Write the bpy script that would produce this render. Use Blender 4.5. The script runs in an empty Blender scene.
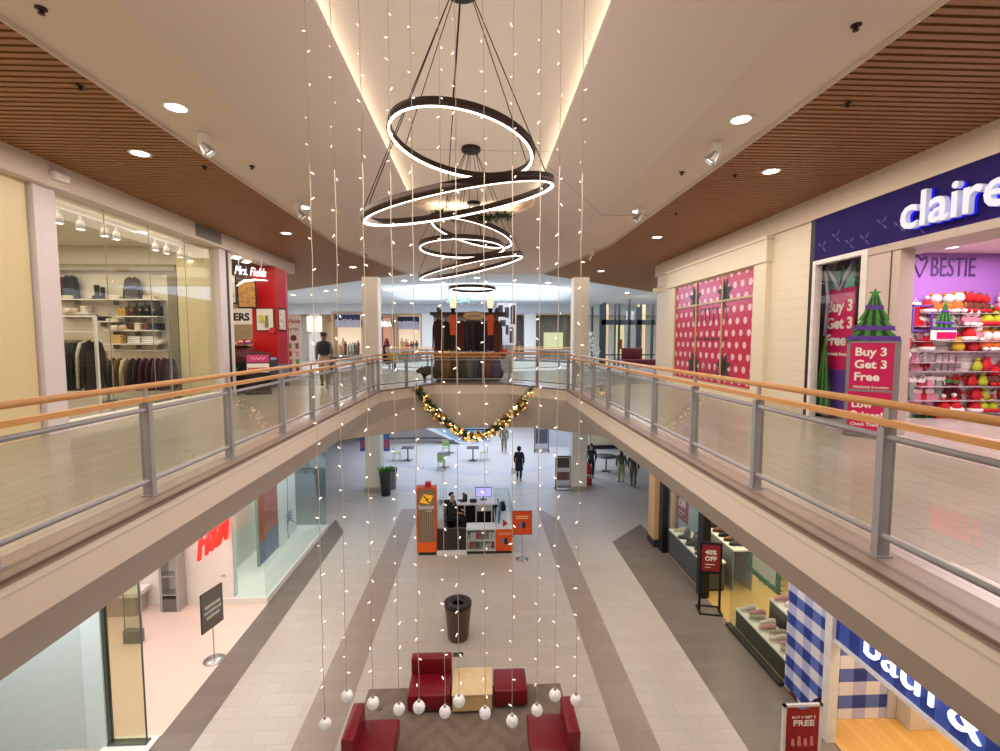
import bpy, bmesh, math, random
from mathutils import Vector, Matrix, Euler
random.seed(7)
PI = math.pi
C = bpy.context.scene.collection
FL = -5.3          # lower floor
EYE = 1.5
def R(d): return math.radians(d)
# ---------------------------------------------------------------- materials
def lin(h):
    if isinstance(h, str):
        h = h.lstrip('#'); c = [int(h[i:i+2], 16)/255 for i in (0, 2, 4)]
        return tuple((x/12.92 if x <= .04045 else ((x+.055)/1.055)**2.4) for x in c)
    return h
_mats = {}
def mat(key, col=None, rough=.55, metal=0., emit=0., vary=.06, scale=6., ecol=None, spec=.5):
    if key in _mats: return _mats[key]
    m = bpy.data.materials.new(key); m.use_nodes = True
    nt = m.node_tree; b = nt.nodes['Principled BSDF']
    c = lin(col or '#888888')
    b.inputs['Base Color'].default_value = (*c, 1)
    b.inputs['Roughness'].default_value = rough
    b.inputs['Metallic'].default_value = metal
    b.inputs['Specular IOR Level'].default_value = spec
    if emit:
        b.inputs['Emission Color'].default_value = (*lin(ecol or col), 1)
        b.inputs['Emission Strength'].default_value = emit
    elif vary:
        tc = nt.nodes.new('ShaderNodeTexCoord'); n = nt.nodes.new('ShaderNodeTexNoise')
        n.inputs['Scale'].default_value = scale
        rp = nt.nodes.new('ShaderNodeValToRGB')
        rp.color_ramp.elements[0].position = .3; rp.color_ramp.elements[1].position = .7
        rp.color_ramp.elements[0].color = (*[x*(1-vary) for x in c], 1)
        rp.color_ramp.elements[1].color = (*[min(1, x*(1+vary)) for x in c], 1)
        L = nt.links.new
        L(tc.outputs['Object'], n.inputs['Vector']); L(n.outputs['Fac'], rp.inputs['Fac']); L(rp.outputs['Color'], b.inputs['Base Color'])
    _mats[key] = m
    return m
class NT:
    """tiny node helper"""
    def __init__(s, key, rough=.5, spec=.5):
        s.m = bpy.data.materials.new(key); s.m.use_nodes = True; _mats[key] = s.m
        s.t = s.m.node_tree; s.b = s.t.nodes['Principled BSDF']
        s.b.inputs['Roughness'].default_value = rough; s.b.inputs['Specular IOR Level'].default_value = spec
        tc = s.n('ShaderNodeTexCoord'); sp = s.n('ShaderNodeSeparateXYZ'); s.l(tc.outputs['Object'], sp.inputs[0])
        s.obj = tc.outputs['Object']; s.x, s.y, s.z = sp.outputs[0], sp.outputs[1], sp.outputs[2]
    def n(s, t): return s.t.nodes.new(t)
    def l(s, a, b): s.t.links.new(a, b)
    def math(s, op, a, b=None, c=None):
        n = s.n('ShaderNodeMath'); n.operation = op
        for i, v in enumerate((a, b, c)):
            if v is None: continue
            if isinstance(v, (int, float)): n.inputs[i].default_value = v
            else: s.l(v, n.inputs[i])
        return n.outputs[0]
    def mix(s, f, a, b, blend='MIX'):
        n = s.n('ShaderNodeMix'); n.data_type = 'RGBA'; n.blend_type = blend
        if isinstance(f, (int, float)): n.inputs[0].default_value = f
        else: s.l(f, n.inputs[0])
        for i, v in ((6, a), (7, b)):
            if isinstance(v, (str, tuple)): n.inputs[i].default_value = (*lin(v), 1)
            else: s.l(v, n.inputs[i])
        return n.outputs[2]
    def noise(s, scale, detail=2., stretch=None):
        n = s.n('ShaderNodeTexNoise'); n.inputs['Scale'].default_value = scale; n.inputs['Detail'].default_value = detail
        if stretch:
            mp = s.n('ShaderNodeMapping'); mp.inputs['Scale'].default_value = stretch; s.l(s.obj, mp.inputs[0]); s.l(mp.outputs[0], n.inputs['Vector'])
        else: s.l(s.obj, n.inputs['Vector'])
        return n.outputs['Fac']
    def brick(s, c1, c2, mortar, w, h, rot=0, msize=.012, off=.5):
        mp = s.n('ShaderNodeMapping'); mp.inputs['Rotation'].default_value = (0, 0, rot); s.l(s.obj, mp.inputs[0])
        n = s.n('ShaderNodeTexBrick'); s.l(mp.outputs[0], n.inputs['Vector'])
        n.inputs['Color1'].default_value = (*lin(c1), 1); n.inputs['Color2'].default_value = (*lin(c2), 1); n.inputs['Mortar'].default_value = (*lin(mortar), 1)
        n.inputs['Scale'].default_value = 1; n.inputs['Brick Width'].default_value = w; n.inputs['Row Height'].default_value = h
        n.inputs['Mortar Size'].default_value = msize; n.inputs['Mortar Smooth'].default_value = .1; n.offset = off
        return n.outputs['Color']
    def col(s, c): s.l(c, s.b.inputs['Base Color']); return s.m
def glass_mat(key, tint='#f4f8f6', k=1., rough=0.):
    """thin glass: tinted see-through with a two-sided Schlick reflection"""
    if key in _mats: return _mats[key]
    m = bpy.data.materials.new(key); m.use_nodes = True; t = m.node_tree; t.nodes.clear()
    N = t.nodes.new; L = t.links.new
    o = N('ShaderNodeOutputMaterial'); mx = N('ShaderNodeMixShader'); ge = N('ShaderNodeNewGeometry')
    dp = N('ShaderNodeVectorMath'); dp.operation = 'DOT_PRODUCT'; L(ge.outputs['Incoming'], dp.inputs[0]); L(ge.outputs['Normal'], dp.inputs[1])
    def M(op, a, b):
        n = N('ShaderNodeMath'); n.operation = op
        for i, v in enumerate((a, b)):
            if isinstance(v, (int, float)): n.inputs[i].default_value = v
            elif v is not None: L(v, n.inputs[i])
        return n.outputs[0]
    c = M('ABSOLUTE', dp.outputs['Value'], None); q = M('POWER', M('SUBTRACT', 1., c), 5.)
    f = M('MULTIPLY', M('ADD', M('MULTIPLY', q, .9), .035), k)
    a = N('ShaderNodeBsdfTransparent'); a.inputs[0].default_value = (*lin(tint), 1)
    g = N('ShaderNodeBsdfGlossy'); g.inputs['Roughness'].default_value = rough
    L(f, mx.inputs[0]); L(a.outputs[0], mx.inputs[1]); L(g.outputs[0], mx.inputs[2]); L(mx.outputs[0], o.inputs[0])
    _mats[key] = m; return m

# ---------------------------------------------------------------- mesh builder
class MB:
    def __init__(s): s.v = []; s.f = []; s.sm = []; s.mi = []; s.m = 0
    def add(s, vs, fs, smooth=False, M=None):
        o = len(s.v)
        s.v += [tuple(M @ Vector(p)) for p in vs] if M is not None else [tuple(p) for p in vs]
        for f in fs: s.f.append(tuple(i+o for i in f)); s.sm.append(smooth); s.mi.append(s.m)
        return s
    def box(s, x0, x1, y0, y1, z0, z1, M=None):
        vs = [(x0,y0,z0),(x1,y0,z0),(x1,y1,z0),(x0,y1,z0),(x0,y0,z1),(x1,y0,z1),(x1,y1,z1),(x0,y1,z1)]
        return s.add(vs, [(0,3,2,1),(4,5,6,7),(0,1,5,4),(1,2,6,5),(2,3,7,6),(3,0,4,7)], M=M)
    def bevbox(s, x0, x1, y0, y1, z0, z1, b=.02, seg=2, M=None):
        bm = bmesh.new(); bmesh.ops.create_cube(bm, size=1)
        for v in bm.verts: v.co = ((x0+x1)/2+v.co.x*(x1-x0), (y0+y1)/2+v.co.y*(y1-y0), (z0+z1)/2+v.co.z*(z1-z0))
        bmesh.ops.bevel(bm, geom=bm.edges[:], offset=b, segments=seg, affect='EDGES', profile=.5)
        bm.verts.index_update(); vs = [v.co.copy() for v in bm.verts]; fs = [[v.index for v in f.verts] for f in bm.faces]; bm.free()
        return s.add(vs, fs, True, M)
    def quad(s, *p): return s.add(p, [tuple(range(len(p)))])
    def cyl(s, p0, p1, r0, r1=None, n=16, caps=True, M=None, smooth=True):
        r1 = r0 if r1 is None else r1
        p0 = Vector(p0); p1 = Vector(p1); d = (p1-p0).normalized()
        a = d.orthogonal().normalized(); b = d.cross(a)
        A = [p0+(a*math.cos(2*PI*i/n)+b*math.sin(2*PI*i/n))*r0 for i in range(n)]
        B = [p1+(a*math.cos(2*PI*i/n)+b*math.sin(2*PI*i/n))*r1 for i in range(n)]
        s.add(A+B, [(i, (i+1) % n, n+(i+1) % n, n+i) for i in range(n)], smooth, M)
        if caps:
            if r0 > 0: s.add(A, [tuple(range(n-1, -1, -1))], M=M)
            if r1 > 0: s.add(B, [tuple(range(n))], M=M)
        return s
    def tube(s, pts, r, n=8, closed=False, M=None):
        pts = [Vector(p) for p in pts]; k = len(pts); rs = r if isinstance(r, (list, tuple)) else [r]*k
        vs = []; up = None
        for i, p in enumerate(pts):
            d = ((pts[(i+1) % k] if (closed or i < k-1) else p)-(pts[i-1] if (closed or i > 0) else p)).normalized()
            if up is None: a = d.orthogonal().normalized()
            else:
                a = up-d*up.dot(d); a = a.normalized() if a.length > 1e-6 else d.orthogonal().normalized()
            up = a; b = d.cross(a)
            vs += [p+(a*math.cos(2*PI*j/n)+b*math.sin(2*PI*j/n))*rs[i] for j in range(n)]
        fs = []
        for i in range(k if closed else k-1):
            i2 = (i+1) % k
            fs += [(i*n+j, i*n+(j+1) % n, i2*n+(j+1) % n, i2*n+j) for j in range(n)]
        if not closed: fs += [tuple(range(n-1, -1, -1)), tuple(range((k-1)*n, k*n))]
        return s.add(vs, fs, True, M)
    def lathe(s, prof, c=(0,0,0), n=20, M=None, sx=1, sy=1, caps=True):
        vs = []
        for r, z in prof: vs += [(c[0]+r*sx*math.cos(2*PI*i/n), c[1]+r*sy*math.sin(2*PI*i/n), c[2]+z) for i in range(n)]
        fs = [(k*n+i, k*n+(i+1) % n, (k+1)*n+(i+1) % n, (k+1)*n+i) for k in range(len(prof)-1) for i in range(n)]
        if caps and prof[0] != prof[-1]:
            if prof[0][0] > 1e-4: fs.append(tuple(range(n-1, -1, -1)))
            if prof[-1][0] > 1e-4: fs.append(tuple(range((len(prof)-1)*n, len(prof)*n)))
        return s.add(vs, fs, True, M)
    def sphere(s, c, r, n=12, m=8, M=None):
        if isinstance(r, (int, float)): r = (r, r, r)
        vs = []; 
        for k in range(m+1):
            t = PI*k/m-PI/2; q = max(math.cos(t), 1e-4)
            vs += [(c[0]+r[0]*q*math.cos(2*PI*i/n), c[1]+r[1]*q*math.sin(2*PI*i/n), c[2]+r[2]*math.sin(t)) for i in range(n)]
        return s.add(vs, [(k*n+i, k*n+(i+1) % n, (k+1)*n+(i+1) % n, (k+1)*n+i) for k in range(m) for i in range(n)], True, M)
    def prism(s, poly, y0, y1, M=None):
        """polygon in XZ extruded along Y"""
        n = len(poly); vs = [(x, y0, z) for x, z in poly]+[(x, y1, z) for x, z in poly]
        return s.add(vs, [tuple(range(n)), tuple(range(2*n-1, n-1, -1))]+[(i, n+i, n+(i+1) % n, (i+1) % n) for i in range(n)], M=M)
    def prismz(s, poly, z0, z1, M=None):
        n = len(poly); vs = [(x, y, z0) for x, y in poly]+[(x, y, z1) for x, y in poly]
        return s.add(vs, [tuple(range(n-1, -1, -1)), tuple(range(n, 2*n))]+[(i, (i+1) % n, n+(i+1) % n, n+i) for i in range(n)], M=M)
    def build(s, name, mats, parent=None, loc=(0,0,0), rot=(0,0,0), fix=True):
        me = bpy.data.meshes.new(name); me.from_pydata(s.v, [], s.f)
        if fix:
            bm = bmesh.new(); bm.from_mesh(me); bmesh.ops.recalc_face_normals(bm, faces=bm.faces[:]); bm.to_mesh(me); bm.free()
        me.polygons.foreach_set('use_smooth', s.sm)
        ms = mats if isinstance(mats, (list, tuple)) else [mats]
        for m in ms: me.materials.append(m)
        if len(ms) > 1: me.polygons.foreach_set('material_index', s.mi)
        return link(name, me, parent, loc, rot)
def link(name, me, parent=None, loc=(0,0,0), rot=(0,0,0)):
    o = bpy.data.objects.new(name, me); C.objects.link(o); o.parent = parent; o.location = loc; o.rotation_euler = rot
    return o
def tag(o, label=None, cat=None, group=None, kind=None):
    if label: o['label'] = label
    if cat: o['category'] = cat
    if group: o['group'] = group
    if kind: o['kind'] = kind
    return o
def thing(name, label, cat, loc=(0,0,0), rz=0, group=None):
    o = bpy.data.objects.new(name, None); C.objects.link(o); o.location = loc; o.rotation_euler = (0, 0, rz); o.empty_display_size = .1
    return tag(o, label, cat, group)
def one(mb, name, m, label, cat, loc=(0,0,0), rz=0, group=None):
    return tag(mb.build(name, m, None, loc, (0, 0, rz)), label, cat, group)
def struct(mb, name, m, loc=(0,0,0), parent=None):
    o = mb.build(name, m, parent, loc)
    if parent is None: o['kind'] = 'structure'
    return o
_kids = {}
def copy_tree(o, parent=None):
    c = o.copy(); C.objects.link(c); c.parent = parent
    for ch in list(o.children): copy_tree(ch, c)
    return c
class Proto:
    """first use returns the thing itself, later uses return copies"""
    def __init__(s, root): s.root = root; s.used = False
    def put(s, loc, rz=0, label=None, group=None, scale=None, rot=None):
        o = copy_tree(s.root) if s.used else s.root
        s.used = True; o.location = loc; o.rotation_euler = rot or (0, 0, rz)
        if scale: o.scale = (scale,)*3 if isinstance(scale, (int, float)) else scale
        if label: o['label'] = label
        if group: o['group'] = group
        return o
_txt = {}
def text(s, size, m, parent, loc, name='lettering', ext=.004, bold=0., align='CENTER', rot=(PI/2,0,0), shear=0., sx=1.):
    k = (s, size, ext, bold, align, shear)
    if k not in _txt:
        cu = bpy.data.curves.new('t', 'FONT'); cu.body = s; cu.size = size; cu.extrude = ext; cu.offset = bold*size; cu.align_x = align; cu.shear = shear; cu.resolution_u = 3
        o = bpy.data.objects.new('t', cu); me = bpy.data.meshes.new_from_object(o)
        bpy.data.objects.remove(o); bpy.data.curves.remove(cu); _txt[k] = me
    me = _txt[k]
    if me.users > 0 and m.name not in [x.name for x in me.materials if x]: me = me.copy(); me.materials.clear()
    elif len(me.materials) and me.materials[0] != m: me = me.copy(); me.materials.clear()
    if not len(me.materials): me.materials.append(m)
    o = link(name, me, parent, loc, rot); o.scale = (sx, 1, 1)
    return o
ORD = ['first','second','third','fourth','fifth','sixth','seventh','eighth','ninth','tenth','eleventh','twelfth','thirteenth','fourteenth','fifteenth','sixteenth','seventeenth','eighteenth','nineteenth','twentieth']

# ---------------------------------------------------------------- camera model (photo frame 1000 x 751)
F = 480.; VX, VY = 479., 341.
_p = math.atan((375.5-VY)/F); _y = math.atan((500-VX)/F*math.cos(_p))
_d = Vector((math.sin(_y)*math.cos(_p), math.cos(_y)*math.cos(_p), -math.sin(_p))); _r = Vector((math.cos(_y), -math.sin(_y), 0)); _u = _r.cross(_d)
def on(ax, v, x, y):
    q = _d+_r*((x-500)/F)+_u*((375.5-y)/F); o = Vector((0, 0, EYE)); return o+q*((v-o[ax])/q[ax])
def G(x, y): return on(2, FL, x, y)     # point of the lower floor
def U(x, y): return on(2, 0, x, y)      # point of the upper floor
def AX(X, x, y): return on(0, X, x, y)
def AY(Y, x, y): return on(1, Y, x, y)
def AZ(Z, x, y): return on(2, Z, x, y)
cam = bpy.data.cameras.new('camera'); cam.sensor_width = 36; cam.lens = F/1000*36; cam.clip_end = 300; cam.clip_start = .05
co = bpy.data.objects.new('camera', cam); C.objects.link(co); co.location = (0, 0, EYE)
co.rotation_euler = Matrix((_r, _u, -_d)).transposed().to_euler()
bpy.context.scene.camera = co

# common materials
CREAM = mat('cream paint', '#e2dacb', .6, vary=.02, scale=1)
CREAM2 = mat('pale ceiling paint', '#e4dad2', .7, vary=.02, scale=.7)
WHITE = mat('white paint', '#efece6', .5, vary=.02)
GREYM = mat('grey rail metal', '#9c9da4', .42, .1, vary=.04)
WOODR = NT('handrail wood', .35); WOODR = WOODR.col(WOODR.mix(WOODR.noise(9, 3, (6, .6, 6)), '#c08a52', '#dcaa72'))
BLACK = mat('black metal', '#17161a', .45, .2, vary=.1)
DARK = mat('dark grey', '#33312f', .5)
BRONZE = mat('dark bronze', '#3a2c28', .4, .5)
GLASS = glass_mat('clear glass')
GLASSW = glass_mat('balustrade glass', '#f3f5f0', 1.0)
GLASSG = glass_mat('green edged glass', '#f1f8f6', 1.)
LED = mat('led white', '#ffffff', emit=3.2, ecol='#fff1e2')
LAMPW = mat('lamp glow', '#ffffff', emit=14., ecol='#fff2e0')
CHROME = mat('brushed steel', '#b9b9ba', .3, .8, vary=.03)
RED = mat('red', '#c01c22', .4)
GREENL = mat('leaf green', '#3f7d35', .6, vary=.3, scale=20)
# ================================================================ shell
def fill(outer, holes, z):
    bm = bmesh.new(); es = []
    for poly in [outer]+holes:
        vs = [bm.verts.new((x, y, z)) for x, y in poly]
        es += [bm.edges.new((vs[i], vs[(i+1) % len(vs)])) for i in range(len(vs))]
    bmesh.ops.triangle_fill(bm, use_beauty=True, use_dissolve=False, edges=es)
    bm.verts.index_update(); v = [tuple(a.co) for a in bm.verts]; f = [tuple(a.index for a in q.verts) for q in bm.faces]; bm.free()
    return v, f
def loft(mb, A, za, B, zb):
    n = len(A)
    mb.add([(x, y, za) for x, y in A]+[(x, y, zb) for x, y in B], [(i, (i+1) % n, n+(i+1) % n, n+i) for i in range(n)])
def circle(cx, cy, r, n): return [(cx+r*math.cos(2*PI*i/n), cy+r*math.sin(2*PI*i/n)) for i in range(n)]
OUT = [(-22, -3), (22, -3), (22, 44), (-22, 44)]
H1 = [(-2.97, .5), (2.55, .5), (2.68, 14.6), (.95, 16.75), (-1.55, 16.75), (-2.97, 14.55)]
H1b = [(-4.34, -.7), (3.92, -.7), (3.98, 15.1), (2.0, 16.85), (-1.8, 16.85), (-4.34, 14.9)]
HC = (.2, 29.75); HR = 6.2
H2 = circle(*HC, HR, 28)

# lower floor
t = NT('pale tile floor', .3, .35)
fl = t.mix(t.noise(.5), t.brick('#bfb7b0', '#c4bcb5', '#b1a9a1', .6, .3, 0, .006), t.brick('#b9b1aa', '#c0b8b1', '#aca49c', .6, .3, 0, .006))
TILE = t.col(fl)
t = NT('brown tile strip', .35, .35); BRTILE = t.col(t.brick('#988a80', '#9f9188', '#8f8178', .6, .3, 0, .005))
t = NT('dark tile strip', .35, .35); DKTILE = t.col(t.mix(t.noise(2), t.brick('#796f68', '#80766f', '#716861', .9, .3, 0, .005), t.brick('#736962', '#7c726b', '#6d635c', .9, .3, 0, .005)))
t = NT('grey tile strip', .3, .35); GRTILE = t.col(t.brick('#b0aeae', '#b8b6b6', '#a2a0a0', 1.2, .6, 0, .01))
mb = MB(); mb.box(-22, 22, -3, 44, FL-.2, FL); struct(mb, 'floor', TILE)
def strip(poly, m, z=.004):
    mb = MB(); mb.prismz(poly, FL+.0005, FL+z); return struct(mb, 'trim_floor_strip', m)
strip([(-3.15, -3), (-2.42, -3), (-2.42, 19.2), (-3.15, 19.2)], BRTILE)
strip([(2.33, -3), (3.0, -3), (3.0, 17.8), (2.33, 19.2)], BRTILE)
strip([(-5.5, -3), (-4.83, -3), (-4.83, 16.9), (-5.5, 18.2)], DKTILE)
strip([(4.42, -3), (6.0, -3), (6.0, 17.2), (4.5, 15.65)], DKTILE)
strip([(-9, 21.6), (9, 21.6), (9, 22.3), (-9, 22.3)], GRTILE)
strip([(-4.2, 25.8), (-.5, 24.1), (2.2, 24.1), (7, 27.2), (7, 27.8), (2, 24.7), (-.5, 24.7), (-4.2, 26.5)], GRTILE)
strip([(-9, 29.5), (-4.2, 25.8), (-4.2, 26.5), (-9, 30.3)], GRTILE)

# upper floor slab
t = NT('walkway tile', .22, .45)
WALK = t.col(t.mix(t.noise(.7), t.brick('#b3aca2', '#bab3aa', '#a39c93', 1.2, .2, PI/2, .008), t.brick('#ada69c', '#b5aea5', '#9e978e', 1.2, .2, PI/2, .008)))
v, f = fill(OUT, [H1, H2], 0.); mb = MB(); mb.add(v, f); struct(mb, 'floor_mezzanine', WALK)
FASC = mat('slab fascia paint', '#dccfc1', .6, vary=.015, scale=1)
SOFF = mat('shaded soffit paint', '#c6bcb2', .7, vary=.02, scale=1)  # darker tone carries the shade of the downward-facing soffit
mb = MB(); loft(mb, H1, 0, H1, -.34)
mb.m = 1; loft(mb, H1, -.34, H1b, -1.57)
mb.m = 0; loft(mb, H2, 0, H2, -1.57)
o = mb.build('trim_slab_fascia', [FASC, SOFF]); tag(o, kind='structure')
v, f = fill(OUT, [H1b, H2], -1.57); mb = MB(); mb.add(v, f); struct(mb, 'ceiling_lower', mat('lower ceiling paint', '#e4dcd0', .7, vary=.01))
def inset(P, d, near=True):      # outward offset by vertex normals (P counter-clockwise)
    n = len(P); out = []
    for i in range(n):
        a = Vector(P[i-1]); b = Vector(P[i]); c = Vector(P[(i+1) % n])
        n1 = Vector(((b-a).y, -(b-a).x)).normalized(); n2 = Vector(((c-b).y, -(c-b).x)).normalized()
        k = (n1+n2).normalized(); out.append(tuple(b+k*(d/max(.3, k.dot(n1)))))
    return out
H1o = inset(H1, .33)
mb = MB(); loft(mb, inset(H1, -.012), .012, H1o, .012); loft(mb, inset(H1, -.012), .012, inset(H1, -.012), -.03)
t = NT('ledge stone', .4); struct(mb, 'trim_ledge', t.col(t.mix(t.noise(3, 3, (3, .4, 1)), '#8a7a70', '#9a8a7f')))
mb = MB(); P1 = inset(H1, -.018); P2 = inset(H1, -.004); loft(mb, P1, .02, P2, .02); loft(mb, P1, .02, P1, -.005); struct(mb, 'trim_edge_nosing', mat('copper edge', '#7d675a', .4, .3))
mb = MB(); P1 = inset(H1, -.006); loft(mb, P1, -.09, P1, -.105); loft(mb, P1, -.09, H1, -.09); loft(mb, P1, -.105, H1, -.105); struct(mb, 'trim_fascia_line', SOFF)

# ceiling
CZ = 4.35
Q = [(-3.02, -2.9), (2.8, -2.9), (2.8, 14.8), (1.5, 16.2), (-1.8, 16.2), (-3.02, 14.8)]
T = [(-1.63, -2.9), (1.34, -2.9), (1.34, 12.3), (1.0, 12.95), (-1.3, 12.95), (-1.63, 12.3)]
LEND = AX(-6.7, 295, 270).y; REND = AX(6.6, 655, 300).y
CEILP = mat('cream ceiling paint', '#ddd0c0', .7, vary=.015, scale=.8)
v, f = fill(OUT, [Q], CZ); mb = MB(); mb.add(v, f); struct(mb, 'ceiling', CEILP)
mb = MB(); loft(mb, Q, CZ, T, 4.85); struct(mb, 'ceiling_vault', mat('vault paint', '#dccfc8', .75, vary=.01, scale=.5))
To = inset(T, .4); TZ = 5.13
mb = MB(); loft(mb, T, 4.85, T, 4.93); loft(mb, T, 4.93, To, 4.93); loft(mb, To, 4.93, To, TZ); mb.add([(x, y, TZ) for x, y in To], [tuple(range(6))])
struct(mb, 'ceiling_trough', mat('trough paint', '#e6ddd2', .75, vary=.01))
# control joints as thin dark lines
mb = MB(); mb.box(-1.98, 1.7, 9.45, 9.456, TZ-.003, TZ); struct(mb, 'trim_joint', mat('joint line', '#8d8078', .8))
for x0, y0, z0, x1, y1, z1 in ((1.34, 9.45, 4.85, 2.8, 11.0, CZ), (2.8, 11.0, CZ-.002, 3.88, 11.0, CZ-.002)):
    mb = MB(); mb.cyl((x0, y0, z0), (x1, y1, z1), .006, n=5); struct(mb, 'trim_joint', mat('joint line'))
# cove led strips
LEDW = mat('cove led', '#ffffff', emit=1.3, ecol='#fff0dc')
for x in (-1.85, 1.56):
    mb = MB(); mb.box(x-.05, x+.05, -2.8, 12.4, 4.935, 4.95); struct(mb, 'trim_cove_light', LEDW)
mb = MB(); mb.box(-1.3, 1.0, 13.1, 13.2, 4.935, 4.95); struct(mb, 'trim_cove_light', LEDW)
# slatted wood ceilings
t = NT('wood slats', .5); WOODC = t.col(t.mix(t.noise(5, 3, (.5, 9, 4)), '#855a32', '#ad7d4a'))
WL = [(-4.2, -2.9), (-4.15, 15.0), (-2.97, 20.5), (-10.7, 27.6), (-10.7, LEND+.02), (-6.72, LEND+.02), (-6.72, -2.9)]
WR = [(3.88, -2.9), (3.88, 14.3), (2.72, 20.4), (9.9, 27.4), (10.6, 27.4), (10.6, REND+.03), (6.62, REND+.03), (6.62, -2.9)]
for P in (WL, WR):
    mb = MB(); y = -2.85
    while y < 27.5:
        xs = []
        for i in range(len(P)):
            (xa, ya), (xb, yb) = P[i], P[(i+1) % len(P)]
            if (ya <= y < yb) or (yb <= y < ya): xs.append(xa+(y-ya)/(yb-ya)*(xb-xa))
        xs.sort()
        for i in range(0, len(xs)-1, 2): mb.box(xs[i], xs[i+1], y, y+.072, CZ-.05, CZ-.004)
        y += .112
    mb.m = 1; mb.add([(x, y, CZ-.003) for x, y in P], [tuple(range(len(P)))])
    mb.m = 2
    for i in range(3):
        (xa, ya), (xb, yb) = P[i], P[i+1]; sg = .012 if P is WL else -.012; mb.add([(xa, ya, CZ-.054), (xb, yb, CZ-.054), (xb, yb, CZ), (xa, ya, CZ), (xa+sg, ya, CZ-.054), (xb+sg, yb, CZ-.054), (xb+sg, yb, CZ), (xa+sg, ya, CZ)], [(0, 1, 2, 3), (4, 5, 6, 7), (0, 1, 5, 4)])
    o = mb.build('ceiling_wood_slats', [WOODC, mat('slat gap backing', '#241510', .9), CEILP]); tag(o, kind='structure')

# ---- upper left wall line
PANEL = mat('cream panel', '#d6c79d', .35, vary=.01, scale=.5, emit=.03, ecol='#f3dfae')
LAV = mat('lavender white trim', '#d9d2d6', .5, vary=.01)
def wall(name, m, *b):
    mb = MB(); mb.box(*b); return struct(mb, name, m)
wall('wall_left', PANEL, -7.1, -6.9, -3, 7.8, 0, 3.93)
wall('wall_left_column', LAV, -7.1, -6.82, 7.84, 8.22, 0, 3.93)
wall('trim_left_fascia', mat('fascia paint', '#dccfc2', .6, vary=.01), -7.1, -6.7, -3, LEND, 3.93, CZ)
wall('trim_left_post', LAV, -7.05, -6.8, 13.08, 13.4, 0, 3.93)
wall('trim_left_post', BLACK, -7.0, -6.8, 13.4, 13.54, 0, 3.93)
wall('trim_left_post', CREAM, -7.05, -6.82, 13.54, 13.75, 0, 3.93)
wall('baseboard_left', WHITE, -6.99, -6.84, 8.1, 13.08, 0, .16)
mb = MB(); mb.quad((-6.93, 8.1, .16), (-6.93, 13.08, .16), (-6.93, 13.08, 3.92), (-6.93, 8.1, 3.92)); W1 = struct(mb, 'window_1', GLASS)
mb = MB()
for y in (9.375, 10.57, 11.81): mb.box(-6.935, -6.925, y-.006, y+.006, .16, 3.92)
struct(mb, 'trim_pane_joint', mat('silicone joint', '#8f8a78', .4), parent=W1)
# clothing shop shell
wall('wall_shop_back', CREAM, -13, -6.99, 13.05, 13.2, 0, 3.95)
wall('wall_shop_side', CREAM, -13.2, -13, 5.5, 13, 0, 3.95)
wall('wall_shop_side', CREAM, -13, -7.1, 5.4, 5.5, 0, 3.95)
wall('ceiling_shop', mat('shop ceiling', '#f0e8d4', .7, vary=.01), -13, -7.1, 5.5, 13.05, 3.95, 4.05)
wall('wall_shop_return', PANEL, AY(12.75, 178, 300).x, -7.0, 12.75, 13.05, 0, 3.95)
wall('trim_shop_corner', mat('painted corner shade', '#8d8470', .6), AY(12.9, 168, 300).x, AY(12.9, 177, 300).x, 12.9, 13.05, 0, 3.3)  # dark strip painted in for the shade in the shop corner
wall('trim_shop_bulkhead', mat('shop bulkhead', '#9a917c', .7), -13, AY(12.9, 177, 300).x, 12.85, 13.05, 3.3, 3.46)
# cookie shop shell
wall('wall_cookie_shop', CREAM, -13, -12.8, 13.2, 24, 0, 3.95)
wall('ceiling_cookie_shop', mat('dark shop ceiling', '#5a5653', .7), -13, -7.1, 13.55, 18.2, 3.9, 4.0)
wall('wall_cookie_shop', mat('beige shop wall', '#cdb48c', .6), -13, -8.6, 20.6, 20.8, 0, 3.6)
# ---- upper right wall line
t = NT('shiplap boards', .5)
line = t.math('LESS_THAN', t.math('FRACT', t.math('MULTIPLY', t.z, 4.6)), .035)
SHIP = t.col(t.mix(line, t.mix(t.noise(2), '#e6dcc6', '#ece3cf'), '#d2c7b0'))
wall('wall_right', SHIP, 6.66, 7.3, 9.44, REND-.05, 0, 3.9)
wall('trim_right_fascia', mat('right fascia paint', '#dfd0bb', .6, vary=.01), 6.58, 7.3, -3, REND, 3.88, CZ)
TRIM = mat('cream moulding', '#e9e0c9', .5, vary=.01)
mb = MB(); mb.box(6.5, 6.66, 10.75, 16.5, 3.3, 3.84); mb.box(6.46, 6.66, 10.7, 16.55, 3.8, 3.87); struct(mb, 'trim_window_header', TRIM)
mb = MB(); mb.box(6.54, 6.66, 10.8, 11.3, 0, 3.3); mb.box(6.54, 6.66, 15.95, 16.45, 0, 3.3); mb.box(6.56, 6.66, 11.3, 15.95, 0, .3); struct(mb, 'trim_window_surround', TRIM)
mb = MB(); mb.box(6.5, 6.66, REND-.45, REND, 3.3, 3.45); struct(mb, 'trim_capital', TRIM)
wall('trim_black_reveal', mat('black reveal', '#14100f', .5), 6.6, 6.9, 9.32, 9.44, 0, 3.88)
wall('baseboard_right', mat('right base', '#cbbfa9', .6), 6.6, 6.66, 9.44, REND-.05, 0, .14)
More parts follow.
